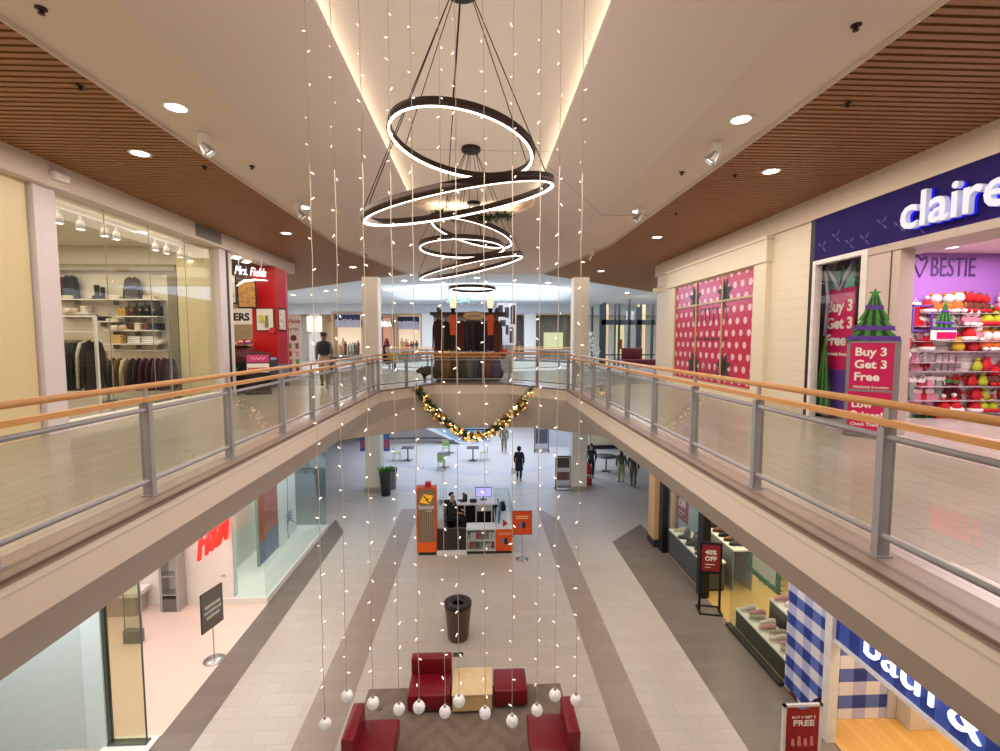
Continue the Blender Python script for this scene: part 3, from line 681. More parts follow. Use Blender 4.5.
def person(label, loc, rz, h=1.75, top='#222222', legs='#222222', shoe='#1a1a1a', hair='#1c1512', skin=None, stride=.0, swing=.0, seated=False, coat=False, cap=None, hood=False, vest=None, reach=0., group=None, pattern=None, longhair=False):
    k = h/1.75; skin = skin or SKINM
    root = thing('person', label, 'person', loc, rz, group); root.scale = (k, k, k)
    dz = -.42 if seated else 0
    B = [(0,0,.95+dz), (0,0,1.10+dz), (0,-.005,1.30+dz), (0,.005,1.455+dz), (0,-.01,1.53+dz), (0,-.02,1.60+dz), (0,-.012,1.69+dz)]
    Rb = [(.10,.08), (.11,.085), (.155,.105), (.075,.07), (.055,.055), (.072,.085), (.078,.09)]
    E = [(0,1),(1,2),(2,3),(3,4),(4,5),(5,6)]
    arms = {}; lg = {}
    for s in (-1, 1):
        sw = swing*s
        if reach: ch = [(s*.18,0,1.41+dz), (s*.22,-.05,1.14+dz), (s*.16,-.30,1.14+dz), (s*.14,-.38,1.14+dz)]
        else: ch = [(s*.18,0,1.41+dz), (s*.235,.02-sw*.5,1.14+dz), (s*.235,-.04-sw,.91+dz), (s*.23,-.06-sw*1.15,.83+dz)]
        i0 = len(B); B += ch; Rb += [.062, .046, .032, (.022,.038)]; E += [(2,i0),(i0,i0+1),(i0+1,i0+2),(i0+2,i0+3)]; arms[s] = ch
        st = stride*s
        if seated: lc = [(s*.09,-.02,.9+dz), (s*.11,-.44,.50), (s*.11,-.42,.10), (s*.11,-.54,.045)]
        else: lc = [(s*.09,0,.89), (s*.10,-.04-st*.55,.50), (s*.10,-st+(.06 if st < 0 else 0),.10+(.05 if st < 0 else 0)), (s*.105,-st-.11,.045)]
        i0 = len(B); B += lc; Rb += [(.08,.085), .058, .04, (.042,.03)]; E += [(0,i0),(i0,i0+1),(i0+1,i0+2),(i0+2,i0+3)]; lg[s] = lc
    ex = MB()
    hz = B[6][2]-.05; fy = -.105
    ex.add([(-.018,fy,hz-.02),(.018,fy,hz-.02),(0,fy-.03,hz-.022),(0,fy+.005,hz+.03)], [(0,2,3),(2,1,3),(0,1,2)])     # nose
    for s in (-1, 1):
        ex.sphere((s*.083,-.005,hz), (.014,.026,.034), 8, 5)                                                       # ears
        w, hd = Vector(arms[s][2]), Vector(arms[s][3]); d = (hd-w).normalized(); sd = Vector((0,1,0)) if not reach else Vector((1,0,0))
        for j, (o_, L) in enumerate(((-.027,.072), (-.009,.082), (.009,.077), (.027,.06))):
            q = hd+sd*o_; b = d*.6+Vector((-s*.35,0,0)) if not reach else d*.7+Vector((0,0,-.4))
            ex.tube([q-d*.02, q+d*L*.55, q+d*L*.55+b.normalized()*L*.5], [.0095,.009,.007], 6)
        q = w+(hd-w)*.45-sd*.03; ex.tube([q, q-sd*.035+d*.03, q-sd*.03+d*.07], [.011,.010,.007], 6)                   # thumb
    skin_mesh('body', B, E, Rb, skin, root, [ex])
    # clothing
    TV = [(0,0,.84+dz), B[1], B[2], B[3]]; TR = [(.152,.125), (.14,.112), (.172,.125), (.085,.08)]; TE = [(0,1),(1,2),(2,3)]
    for s in (-1, 1):
        c = arms[s]; i0 = len(TV); TV += c[:3]; TR += [.078,.062,.046]; TE += [(2,i0),(i0,i0+1),(i0+1,i0+2)]
    tm = pattern or mat('cloth '+top, top, .8, vary=.12, scale=14)
    skin_mesh('jacket', TV, TE, TR, tm, root)
    if vest:
        vb = MB(); vb.lathe([(.185, 1.07+dz), (.19, 1.2+dz), (.205, 1.33+dz), (.19, 1.42+dz), (.12, 1.475+dz), (.075, 1.5+dz)], n=20, sy=.78, caps=False); vb.build('vest', mat('cloth '+vest, vest, .8, vary=.1), root)
    LV = [(0,0,1.10+dz), B[0]]; LR = [(.128,.1), (.142,.115)]; LE = [(0,1)]
    for s in (-1, 1):
        c = lg[s]; i0 = len(LV); LV += c[:3]; LR += [(.108,.11),.08,.066]; LE += [(1,i0),(i0,i0+1),(i0+1,i0+2)]
    skin_mesh('trousers', LV, LE, LR, pattern or mat('cloth '+legs, legs, .8, vary=.12, scale=14), root)
    if coat:
        mb = MB(); mb.lathe([(.20,.52+dz), (.205,.6+dz), (.185,.95+dz), (.16,1.1+dz), (.175,1.3+dz), (.06,1.47+dz)], n=20, sy=.75, caps=False); mb.build('coat', tm, root)
    for s in (-1, 1):
        a = Vector(lg[s][2]); bb = Vector(lg[s][3]); mb = MB(); mb.sphere(((a.x+bb.x)/2, (a.y+bb.y)/2-.015, a.z-.055), (.05,.135,.045), 10, 6); mb.build('shoe', mat('shoe '+shoe, shoe, .5), root)
    hm = mat('hair '+hair, hair, .7, vary=.2)
    mb = MB(); c = (0, .012, hz+.045)
    if hood: mb.sphere((0,.015,hz+.01), (.115,.125,.145), 14, 9)
    else:
        n, m_ = 14, 8; vs = []; fs = []
        for q in range(m_+1):
            for i in range(n):
                a = 2*PI*i/n; lim = -.15 if math.sin(a) > -.35 else .45
                t = -lim*0+ (lim+(PI/2-lim)*q/m_); r = math.cos(t)
                vs.append((c[0]+.094*r*math.cos(a), c[1]+.108*r*math.sin(a), c[2]+.1*math.sin(t)))
        mb.add(vs, [(q*n+i, q*n+(i+1) % n, (q+1)*n+(i+1) % n, (q+1)*n+i) for q in range(m_) for i in range(n)], True)
        if longhair: mb.sphere((0,.06,hz-.08), (.095,.06,.17), 10, 7)
    mb.build('hood' if hood else 'hair', tm if hood else hm, root)
    if cap:
        cm = mat('cap '+cap, cap, .7); mb = MB(); mb.lathe([(.105,.0), (.1,.05), (.07,.085), (.001,.095)], (0,.005,hz+.045), 16); mb.box(-.07,.07,-.2,-.09,hz+.045,hz+.055); mb.build('cap', cm, root)
    for s in (-1, 1):
        mb = MB(); mb.sphere((s*.03,-.098,hz+.012), (.011,.008,.008), 8, 5); mb.build('eye', mat('eye', '#1b1512', .2), root)
    mb = MB(); mb.sphere((0,-.104,hz-.058), (.024,.006,.006), 8, 5); mb.build('mouth', mat('lips', '#9a5a50', .5), root)
    return root
t = NT('camouflage cloth', .8); CAMO = t.col(t.mix(t.math('GREATER_THAN', t.noise(11), .52), t.mix(t.math('GREATER_THAN', t.noise(17), .5), '#a59a80', '#837a62'), '#625c4b'))
person('man in a black vest over grey sleeves walking on the upper left walkway', U(325, 387.5), R(12), 1.76, top='#5c5b5e', legs='#a08d78', shoe='#3b332d', vest='#1b1b20', stride=.2, swing=.1, cap='#2b2724', skin=SKIND)
person('person in camouflage uniform walking away under the garland', G(504, 453), R(175), 1.74, legs='#857b63', shoe='#b09a78', stride=.16, swing=.12, pattern=CAMO, hair='#3a2c20')
wm = person('person in a long black hooded coat walking with a white bag', G(519, 480.5), R(170), 1.68, top='#15151a', legs='#131318', stride=.2, swing=.1, coat=True, hood=True)
person('person in pale green trousers and dark top at the far right of the lower floor', G(621, 483), R(165), 1.62, top='#4f5f45', legs='#9db27a', shoe='#444444', stride=.06, hair='#2c2018', longhair=True)
person('person in grey-brown trousers and dark jacket beside the one in green', G(633, 487), R(155), 1.74, top='#4a4641', legs='#6d6459', stride=.2, swing=.08, hair='#201814')
person('person in a dark jacket standing behind the right lower pillar', G(591, 478), R(180), 1.72, top='#2f3844', legs='#26282c', hair='#1a1614')
person('person dressed in black seated by the left upper pillar', AY(24, 386, 390.5) + Vector((0, 0, -AY(24, 386, 390.5).z)), R(90), 1.68, top='#17171a', legs='#202024', seated=True, hair='#120e0d', longhair=True)
# shopping bag held by the person in black
p = G(519, 480.5)
root = thing('shopping_bag', 'white shopping bag carried by the person in black', 'bag', (p.x-.24, p.y+.02, FL+.32))
mb = MB(); mb.prism([(-.13, 0), (.13, 0), (.15, .32), (-.15, .32)], -.05, .05); mb.build('bag', WHITE, root)
mb = MB(); mb.tube([(-.07, 0, .32), (-.04, 0, .46), (.04, 0, .46), (.07, 0, .32)], .006, 5); mb.build('handle', WHITE, root)
# ================================================================ lower lounge
t = NT('herringbone rug', .9, .1)
hb = t.math('FRACT', t.math('MULTIPLY', t.math('ADD', t.y, t.math('ABSOLUTE', t.math('SUBTRACT', t.math('FRACT', t.math('MULTIPLY', t.x, 1.1)), .5))), 2.4))
RUG = t.col(t.mix(t.noise(6, 3), t.mix(t.math('GREATER_THAN', hb, .5), '#6d6057', '#7d7066'), '#8d8177'))
mb = MB(); mb.box(-1.88, 1.88, -1.2, 1.2, 0, .012); one(mb, 'area_rug', RUG, 'brown herringbone rug under the red lounge seats', 'rug', (-.29, 7.82, FL+.001))
LEATH = mat('red leather', '#7c0f20', .35, vary=.08, scale=3); LEGM = mat('steel leg', '#8f8c88', .3, .8)
def lounge(label, loc, rz, w=.78, dpt=.78, back=True, cat='armchair', name='lounge_chair', group=None, H=.36):
    root = thing(name, label, cat, loc, rz, group); hw = w/2; hd = dpt/2
    mb = MB(); mb.bevbox(-hw, hw, -hd, hd, .06, H, .03); mb.build('seat', LEATH, root)
    if back:
        mb = MB(); mb.bevbox(-hw, hw, hd-.2, hd, H-.02, H+.31, .03); mb.build('backrest', LEATH, root)
        mb = MB(); mb.box(-hw+.03, hw-.03, hd-.202, hd-.2, H+.08, H+.084); mb.build('seam', mat('dark seam', '#6d0c16'), root)
    for x in (-hw+.07, hw-.07):
        for y in (-hd+.07, hd-.07): mb = MB(); mb.cyl((x, y, 0), (x, y, .07), .018, n=8); mb.build('leg', LEGM, root)
    return root
rz_ = FL+.013
lounge('red leather armless lounge chair facing the camera, left of the wood side table', (-.94, 8.72, rz_), 0)
lounge('red leather lounge chair at the bottom left edge of the rug, facing right', (-1.76, 7.44, rz_), R(90), H=.2+.16, group=None)
lounge('red leather lounge chair at the bottom right edge of the rug, facing left', (1.19, 7.44, rz_), R(-90))
lounge('red leather square ottoman right of the wood side table', (.57, 8.7, rz_), 0, .62, .62, False, 'ottoman', 'ottoman')
root = thing('side_table', 'light wood block side table between the red chair and the ottoman', 'table', (-.145, 8.66, rz_))
t = NT('light maple', .4); MAPLE = t.col(t.mix(t.noise(6, 3, (.6, 6, 6)), '#dcb980', '#e8c994'))
mb = MB(); mb.bevbox(-.37, .37, -.37, .37, .35, .38, .008); mb.build('tabletop', mat('pale maple top', '#ecd3a6', .4), root)
mb = MB(); mb.box(-.36, .36, -.355, .355, .06, .35); mb.build('body', MAPLE, root)
for x in (-.3, .3):
    for y in (-.3, .3): mb = MB(); mb.cyl((x, y, 0), (x, y, .06), .018, n=8); mb.build('leg', LEGM, root)
root = thing('litter_bin', 'tall tapered brown litter bin with round opening on the tiled floor', 'bin', (-.5, 10.6, FL+.004))
BINB = mat('brown bin', '#5e493f', .35, .3)
mb = MB(); mb.lathe([(.22, 0), (.235, .02), (.3, .72), (.31, .8)], n=28, caps=False); mb.build('body', BINB, root)
mb = MB(); mb.lathe([(.31, .78), (.315, .86), (.295, .875), (.13, .85), (.12, .78), (.31, .78)], n=28); mb.build('lid', mat('dark bin rim', '#2d2320', .4, .3), root)
mb = MB(); mb.lathe([(.001, .4), (.19, .4), (.13, .84)], n=20, caps=False); mb.build('liner', mat('black liner', '#08080a', .8), root)
mb = MB(); mb.box(-.11, .11, -.07, .07, 0, .006)
for i in range(4): mb.box(-.09, .09, -.055+i*.03, -.045+i*.03, .006, .008)
one(mb, 'outlet_plate', mat('floor plate', '#6d6560', .4, .5), 'small rectangular floor outlet plate in front of the litter bin', 'floor outlet', (-.47, 10.0, FL+.001))
mb = MB(); mb.lathe([(.001, .006), (.05, .006), (.055, 0)], n=16); one(mb, 'outlet_plate', mat('floor plate'), 'small round floor outlet on the left of the rug', 'floor outlet', (-1.86, 8.5, FL+.014))
# ================================================================ phone kiosk
KY = 14.9; ORANGE = mat('kiosk orange', '#e0591b', .45); KDARK = mat('kiosk charcoal', '#2f2b28', .5); KW = mat('kiosk white', '#e9ecef', .35)
t = NT('kiosk wood slats', .5); sl = t.math('LESS_THAN', t.math('FRACT', t.math('MULTIPLY', t.x, 16)), .22); KWOOD = t.col(t.mix(sl, t.mix(t.noise(5, 2, (8, 1, .5)), '#8d7864', '#a28c76'), '#50402f'))
root = thing('kiosk_tower', 'tall orange framed wood-slat sign tower at the left end of the phone kiosk', 'kiosk tower', (-1.68, KY+.14, FL))
mb = MB(); mb.box(-.32, -.26, -.14, .14, .1, 2.14); mb.box(.26, .32, -.14, .14, .1, 2.14); mb.box(-.32, .32, -.14, .14, 2.14, 2.2); mb.build('frame', ORANGE, root)
mb = MB(); mb.box(-.26, .26, -.12, .12, .42, 2.14); mb.build('slat_panel', KWOOD, root)
mb = MB(); mb.box(-.26, .26, -.138, .138, .1, .42); mb.build('lower_panel', mat('bright orange', '#f06a10', .4), root)
mb = MB(); mb.box(-.27, .27, -.12, .12, 0, .1); mb.build('plinth', KDARK, root)
mb = MB(); mb.prism([(-.2, 1.72), (-.08, 1.98), (.22, 1.93), (.1, 1.66)], -.14, -.12); lg_ = mb.build('logo', mat('logo yellow', '#f5b51a', .4, emit=.3), root)
mb = MB(); mb.prism([(-.1, 1.94), (-.06, 1.95), (.12, 1.7), (.08, 1.69)], -.143, -.14); mb.prism([(-.02, 1.79), (.06, 1.87), (.08, 1.83), (.0, 1.77)], -.144, -.1401); mb.build('logo_stripe', mat('logo dark', '#33281c'), lg_)
text('boost', .21, KW, root, (0, -.135, 1.50), bold=.015); text('mobile', .075, KW, root, (.08, -.135, 1.42))
def flat(root, name, m, x0, x1, z0, z1, y): mb = MB(); mb.box(x0, x1, y-.003, y, z0, z1); return mb.build(name, m, root)
root = thing('kiosk_counter', 'dark low front counter of the phone kiosk with a glass top edge and white step', 'counter', (-.89, KY+.06, FL))
mb = MB(); mb.box(-.46, .46, -.02, .02, .14, .84); mb.build('panel', KDARK, root)
mb = MB(); mb.box(-.47, .47, -.03, .03, .84, .875); mb.build('top_edge', GLASSG, root)
mb = MB(); mb.box(-.47, .47, -.06, .3, 0, .14); mb.build('plinth', KW, root)
BOXC = ['#ddd8e2', '#e6dfe2', '#7d6f86', '#c54a4a', '#e3e3e8', '#94a0b4', '#a8838b']
root = thing('display_counter', 'white kiosk display counter with two shelves of phone boxes behind a glass front', 'counter', (.045, KY, FL)); dc = root
mb = MB(); mb.box(-.47, -.45, 0, .5, .1, .82); mb.box(.44, .46, 0, .5, .1, .82); mb.box(-.45, .44, .46, .5, .1, .82); mb.build('case', KW, root)
mb = MB(); mb.prism([(-.47, 0), (.46, 0), (.46, .03), (-.47, .03)], -.01, .55, M=Matrix.Translation((0, 0, .8))); mb.build('top', KW, root)
mb = MB(); mb.box(-.45, .44, .02, .46, .1, .13); mb.box(-.45, .44, .02, .46, .42, .45); mb.build('shelf', KW, root)
mb = MB(); mb.box(-.45, .44, .004, .01, .13, .8); mb.build('glass_pane', GLASS, root)
mb = MB(); mb.box(-.44, .45, .04, .5, 0, .1); mb.build('plinth', KDARK, root)
for r_, z in enumerate((.131, .451)):
    for k in range(9):
        w = random.uniform(.06, .085); hh = random.uniform(.15, .26); mb = MB(); mb.bevbox(-w/2, w/2, -.02, .02, 0, hh, .003)
        o = mb.build('phone_box', mat('box '+BOXC[(k*3+r_) % 7], BOXC[(k*3+r_) % 7], .4)); tag(o, 'small phone box, %s from the left on the %s shelf of the kiosk display counter' % (ORD[k], ('lower', 'upper')[r_]), 'box', 'phone boxes in the kiosk counter'); o.location = (.045-.4+k*.098, KY+.14, FL+z)
root = thing('kiosk_cabinet', 'kiosk end cabinet with an orange phone poster on its front and white glass case above', 'cabinet', (.79, KY, FL))
mb = MB(); mb.box(-.28, .28, .02, 2.0, .1, .82); mb.build('body', KW, root)
mb = MB(); mb.box(-.28, .28, .0, .02, .1, .8); ps = mb.build('poster', ORANGE, root)
mb = MB(); mb.box(-.25, .25, .05, 1.98, 0, .1); mb.build('plinth', KDARK, root)
mb = MB(); mb.box(-.27, -.25, .06, 2.0, .82, 1.55); mb.box(.25, .27, .06, 2.0, .82, 1.55); mb.box(-.25, .25, 1.98, 2.0, .82, 1.55); mb.build('glass_case', GLASSG, root)
def phonepic(par, z, y, s=1., name='picture'):
    mb = MB(); mb.box(-.1*s, -.01*s, y-.004, y, z-.08*s, z+.08*s); mb.build(name, mat('poster lilac', '#8878a8', .4), par)
    mb = MB(); mb.box(.0*s, .1*s, y-.006, y, z-.1*s, z+.1*s); mb.build(name, mat('poster dark', '#33232c', .4), par)
PALE = mat('poster cream print', '#f3c79a', .5)
phonepic(ps, .42, -.002)
for k in range(2): mb = MB(); mb.box(-.2+.02*k, .2-.02*k, -.006, 0, .68-.05*k, .7-.05*k); mb.build('print_line', PALE, ps)
mb = MB(); mb.add([(-.05, 0, 0), (.12, 0, .12), (-.05, 0, .26)], [(0, 1, 2)]); o = mb.build('red_graphic', RED, root, (-.0, .055, .86))
mb = MB()
for k in range(6): mb.box(-.2+.02*k, -.13+.02*k, .4+.22*k, .41+.22*k, .85, 1.2)
mb.build('phone_stand', mat('blue phone', '#5d84b8', .3), root)
root = thing('kiosk_glass_case', 'narrow white glass case behind the orange kiosk tower', 'display case', (-1.3, 15.6, FL))
mb = MB(); mb.box(-.1, .1, 0, 1.8, 0, .9); mb.build('base', KW, root); mb = MB(); mb.box(-.1, .1, 0, 1.8, .9, 1.4); mb.build('glass', GLASSG, root)
mb = MB(); mb.box(-.09, .09, .05, .25, 1.4, 1.55); mb.box(-.05, .05, .04, .05, 1.43, 1.52); one(mb, 'boxed_stock', RED, 'small red carton on top of the orange kiosk tower', 'box', (-1.62, 14.55+.3, FL+2.204-1.4))
root = thing('kiosk_desk', 'white kiosk work desk with open legs and dark back panel', 'desk', (-.12, 16.75, FL))
mb = MB(); mb.box(-.9, .75, -.35, .35, 1.08, 1.13); mb.build('desktop', KW, root)
mb = MB(); mb.box(-1.3, .8, .35, .4, 0, 1.05); mb.build('panel', KDARK, root)
for x in (-.4, .0, .55): mb = MB(); mb.box(x-.02, x+.02, -.3, -.26, .0, 1.08); mb.build('leg', KW, root)
mb = MB(); mb.box(.0, .55, -.32, .0, .86, 1.06); mb.build('drawer', mat('grey drawer', '#c8c8c8', .4), root)
mb = MB(); mb.box(-1.3, .45, 15.2, 17.3, FL+.005, FL+.02); one(mb, 'floor_mat', mat('black mat', '#171616', .8), 'black floor mat inside the phone kiosk', 'mat')
root = thing('computer_monitor', 'computer monitor with bright lilac screen on the kiosk desk', 'monitor', (.14, 16.85, FL+1.13))
mb = MB(); mb.bevbox(-.29, .29, -.02, .02, .1, .46, .008); mb.build('frame', BLACK, root)
mb = MB(); mb.box(-.27, .27, -.024, -.02, .12, .44); mb.build('screen', mat('lilac screen', '#a9a4e8', .3, emit=.9), root)
mb = MB(); mb.box(-.02, .02, -.01, .01, .0, .1); mb.box(-.12, .12, -.08, .08, 0, .012); mb.build('stand', BLACK, root)
root = thing('laptop', 'dark open laptop on the kiosk desk before the worker', 'laptop', (-.62, 16.75, FL+1.13), R(-60)); mb = MB(); mb.bevbox(-.17, .17, -.12, .12, 0, .015, .004); mb.build('base', BLACK, root); mb = MB(); mb.bevbox(-.17, .17, .11, .125, .01, .25, .004); mb.build('screen', mat('laptop brown', '#3b2420', .4), root)
mb = MB(); mb.bevbox(-.12, .12, -.09, .09, 0, .1, .02); mb.box(-.08, .08, -.092, -.08, .05, .09); one(mb, 'desk_phone', BLACK, 'small black card terminal on the kiosk desk beside the monitor', 'terminal', (-.22, 16.62, FL+1.13))
root = thing('stool', 'black tall stool under the kiosk worker', 'stool', (-.95, 16.2, FL+.02))
mb = MB(); mb.bevbox(-.2, .2, -.2, .2, .64, .7, .02); mb.build('seat', BLACK, root); 
for x in (-.17, .17):
    for y in (-.17, .17): mb = MB(); mb.cyl((x, y, 0), (x*.9, y*.9, .64), .014, n=8); mb.build('leg', mat('stool leg', '#55524e', .4, .5), root)
mb = MB(); mb.bevbox(-.2, .2, .17, .2, .75, 1.02, .01); mb.build('backrest', BLACK, root)
w = person('person in dark clothes seated at the phone kiosk desk', (-.95, 16.2, FL+.26), R(70), 1.76, top='#23222e', legs='#1c1b20', seated=True, reach=1, hair='#17120f')
root = thing('sign_stand', 'orange poster sign on a thin pole beside the phone kiosk', 'sign', (1.32, 14.5, FL))
mb = MB(); mb.lathe([(.2, 0), (.2, .012), (.03, .025)], n=20); mb.cyl((0, 0, 0), (0, 0, .82), .014, n=8); mb.build('pole', CHROME, root)
mb = MB(); mb.box(-.3, .3, -.012, .012, .8, 1.54); bd = mb.build('board', mat('poster orange', '#d64a1e', .45), root)
mb = MB(); mb.box(-.31, .31, -.01, .014, .79, .81); mb.box(-.31, .31, -.01, .014, 1.53, 1.55); mb.box(-.31, -.295, -.01, .014, .79, 1.55); mb.box(.295, .31, -.01, .014, .79, 1.55); mb.build('frame', KDARK, root)
phonepic(bd, 1.1, -.013)
for k in range(2): mb = MB(); mb.box(-.2+.02*k, .2-.02*k, -.016, -.012, 1.36-.06*k, 1.39-.06*k); mb.build('print_line', PALE, bd)
root = thing('figurine', 'black and white figure standing on the kiosk end cabinet', 'figurine', (.83, 16.6, FL+.825)); mb = MB(); mb.lathe([(.1, 0), (.11, .1), (.06, .3), (.001, .33)], n=12); mb.build('body', BLACK, root); mb = MB(); mb.sphere((0, 0, .4), .08, 10, 7); mb.build('head', KW, root)
# ================================================================ far lower furniture
LIME = mat('lime plastic', '#93b56a', .45); TBL = mat('dark table top', '#3d3530', .35)
def cafe_chair():
    root = thing('cafe_chair', 'x', 'chair')
    mb = MB(); mb.bevbox(-.2, .2, -.2, .2, .43, .46, .015); mb.build('seat', LIME, root)
    mb = MB(); mb.bevbox(-.2, .2, .18, .21, .52, .84, .015); mb.build('backrest', LIME, root)
    for x in (-.18, .18):
        mb = MB(); mb.tube([(x, -.2, 0), (x, -.17, .43)], .012, 6); mb.build('leg', CHROME, root)
        mb = MB(); mb.tube([(x, .22, 0), (x, .18, .43), (x, .2, .82)], .012, 6); mb.build('leg', CHROME, root)
    return Proto(root)
def cafe_table(shape):
    root = thing('cafe_table', 'x', 'table')
    mb = MB()
    if shape == 'r': mb.lathe([(.5, .72), (.51, .74), (.5, .76)], n=28)
    else: mb.bevbox(-.34, .34, -.34, .34, .73, .76, .008)
    mb.build('tabletop', TBL, root)
    mb = MB(); mb.cyl((0, 0, .03), (0, 0, .73), .035, n=10); mb.build('pedestal', BLACK, root)
    mb = MB()
    for a in (0, PI/2): mb.box(-.28, .28, -.03, .03, 0, .03, Matrix.Rotation(a+.4, 4, 'Z'))
    mb.build('base', BLACK, root)
    return Proto(root)
CC = cafe_chair(); CT = cafe_table('s')
for (px, py, dx, rz, lab) in ((408, 460.5, -.75, 90, 'leftmost square cafe table'), (444, 467.5, -.1, 175, 'nearest square cafe table, in the middle'), (449, 453, -.2, 0, 'rearmost square cafe table, in the middle'), (473, 460.5, .75, -90, 'rightmost square cafe table of the left group')):
    p = G(px, py); CT.put(p, 0, 'dark '+lab+' on the lower floor', 'square cafe tables')
    CC.put((p.x+dx*.85, p.y+(-.5 if abs(dx) < .3 and rz else (.1 if rz else -.55)), FL), R(rz), 'pale lime chair at the '+lab, 'lime cafe chairs')
RT = cafe_table('r'); p = G(606, 471.5); RT.put(p, 0, 'round dark cafe table right of the lower right pillar', None, scale=1.1); CC.put((p.x-.75, p.y+.1, FL), R(80), 'pale lime chair at the round dark table', 'lime cafe chairs')
root = thing('potted_plant', 'green leafy plant in a tall black planter beside the left lower pillar', 'plant', G(385.5, 494.5)+Vector((.04, -.1, 0)))
mb = MB(); mb.lathe([(.2, 0), (.28, 1.05), (.29, 1.1), (.25, 1.1), (.24, 1.0), (.001, 1.0)], n=24); mb.build('planter', mat('planter black', '#2b2b2d', .35), root)
mb = MB()
for k in range(70):
    a = random.random()*6.28; L = random.uniform(.2, .42); el = random.uniform(.5, 1.4); b0 = Vector((.1*math.cos(a), .1*math.sin(a), 1.0)); d = Vector((math.cos(a)*math.cos(el), math.sin(a)*math.cos(el), math.sin(el))); s_ = Vector((-math.sin(a), math.cos(a), 0))*.035
    mb.add([b0, b0+d*L*.5+s_, b0+d*L+Vector((math.cos(a), math.sin(a), -.4))*.06, b0+d*L*.5-s_], [(0, 1, 2, 3)])
mb.build('foliage', mat('plant green', '#4b8a2f', .5, vary=.35, scale=12), root)
root = thing('litter_bin', 'grey-brown litter bin right of the planter', 'bin', G(391.5, 488.5)); mb = MB(); mb.lathe([(.21, 0), (.27, .88)], n=24, caps=False); mb.build('body', mat('greige bin', '#7d7470', .35, .4), root); mb = MB(); mb.lathe([(.275, .86), (.28, .95), (.12, .95), (.11, .85), (.275, .86)], n=24); mb.build('lid', BLACK, root)
def poster_stand(label, px, py, w, h, pics, base=True):
    p = G(px, py); root = thing('poster_stand', label, 'sign', p)
    mb = MB(); mb.box(-w/2, -w/2+.04, -.03, .03, .03, h); mb.box(w/2-.04, w/2, -.03, .03, .03, h); mb.box(-w/2, w/2, -.03, .03, h-.04, h); mb.box(-w/2, w/2, -.03, .03, .12, .16); mb.build('frame', BLACK, root)
    mb = MB(); mb.box(-w/2+.04, w/2-.04, -.012, .012, .16, h-.04); bd = mb.build('board', mat('poster grey', '#c9c6c8', .4), root)
    for (x0, x1, z0, z1, c) in pics: mb = MB(); mb.box(x0, x1, -.018, -.012, z0, z1); mb.build('picture', mat('pic '+c, c, .4, vary=.45, scale=9), bd)
    mb = MB(); mb.box(-w/2-.03, w/2+.03, -.22, -.18, 0, .03); mb.box(-w/2-.03, w/2+.03, .18, .22, 0, .03); mb.box(-w/2-.03, -w/2+.03, -.2, .2, 0, .03); mb.box(w/2-.03, w/2+.03, -.2, .2, 0, .03); mb.build('base', BLACK, root)
poster_stand('black framed poster stand with two photographs left of the right lower pillar', 563, 489, .72, 1.55, [(-.28, .28, 1.0, 1.46, '#4a3b38'), (-.28, .28, .42, .8, '#6b4a3a')])
poster_stand('tall black framed poster stand in the far lower concourse', 541.5, 451.5, .9, 1.5, [(-.38, .38, .5, 1.4, '#555a62')])
root = thing('cash_machine', 'red rounded cash machine behind the right lower pillar', 'machine', Vector((4.98, 22.25, FL)))
mb = MB(); mb.prism([(-.32, 0), (.32, 0), (.32, .75), (.24, .98), (.08, 1.08), (-.08, 1.08), (-.24, .98), (-.32, .75)], -.25, .25); mb.build('body', mat('machine red', '#c4202e', .4), root); text('ATM', .26, WHITE, root, (.07, -.256, .35), bold=.02)
for (px, py, w, h, lab) in ((364.5, 451, .5, 1.2, 'blue and red poster panel left of the left lower pillar'), (386.5, 451, .42, 1.25, 'blue poster panel right of the left lower pillar')):
    p = G(px, py); root = thing('poster', lab, 'poster', p); mb = MB(); mb.box(-w/2, w/2, -.03, .03, 0, h); mb.build('board', mat('panel blue', '#3d5a8c', .4, vary=.2), root)
    mb = MB(); mb.box(-w/2+.05, w/2-.05, -.036, -.03, .2, h*.6); mb.build('picture', mat('panel pic', '#9a4a58' if 'red' in lab else '#6f8fc0', .4, vary=.4, scale=8), root)
# escalator
root = thing('escalator', 'escalator with blue glass sides climbing left at the far lower floor', 'escalator', (0, 32, FL))
for s, nm in ((-1, 'balustrade'), (1, 'balustrade')):
    y = s*.6
    mb = MB(); pts = [(.7, y, .95), (-1.4, y, .95), (-9.0, y, 5.3)]; bot = [(.7, y, .1), (-1.3, y, .1), (-9.0, y, 4.4)]
    mb.quad(pts[0], pts[1], bot[1], bot[0]); mb.quad(pts[1], pts[2], bot[2], bot[1]); bl = mb.build(nm, mat('escalator glass', '#9fb9cc', .2, .2), root)
    mb = MB(); mb.tube([(.75, y, .55), (.85, y, .8), (.7, y, .97), (-1.4, y, .97), (-9.0, y, 5.33)], .045, 8); mb.build('handrail', BLACK, bl)
mb = MB(); n = 38
for k in range(n):
    x = -1.3-k*.2; mb.box(x-.2, x, -.55, .55, .05+k*.113, .16+k*.113)
mb.build('steps', mat('step grey', '#6f7580', .5, .3), root)
mb = MB(); mb.prism([(.7, 0), (.7, .14), (-1.3, .14), (-9, 4.45), (-9, 3.6), (-1.2, -.0)], -.66, .66); mb.build('truss', mat('escalator cladding', '#dfe3e6', .4), root)
wall('wall_low_planter', mat('beige low wall', '#dad3c8', .6), -8.4, -1.2, 33.2, 33.4, FL, FL+1.5)
wall('baseboard_low', mat('dark low base', '#7d7b7a', .5), -8.42, -1.18, 33.15, 33.2, FL, FL+.12)
wall('wall_lower_panel', mat('grey blue panel', '#cfd3da', .5), 4.3, 6.3, 30.4, 30.6, FL, -1.57)
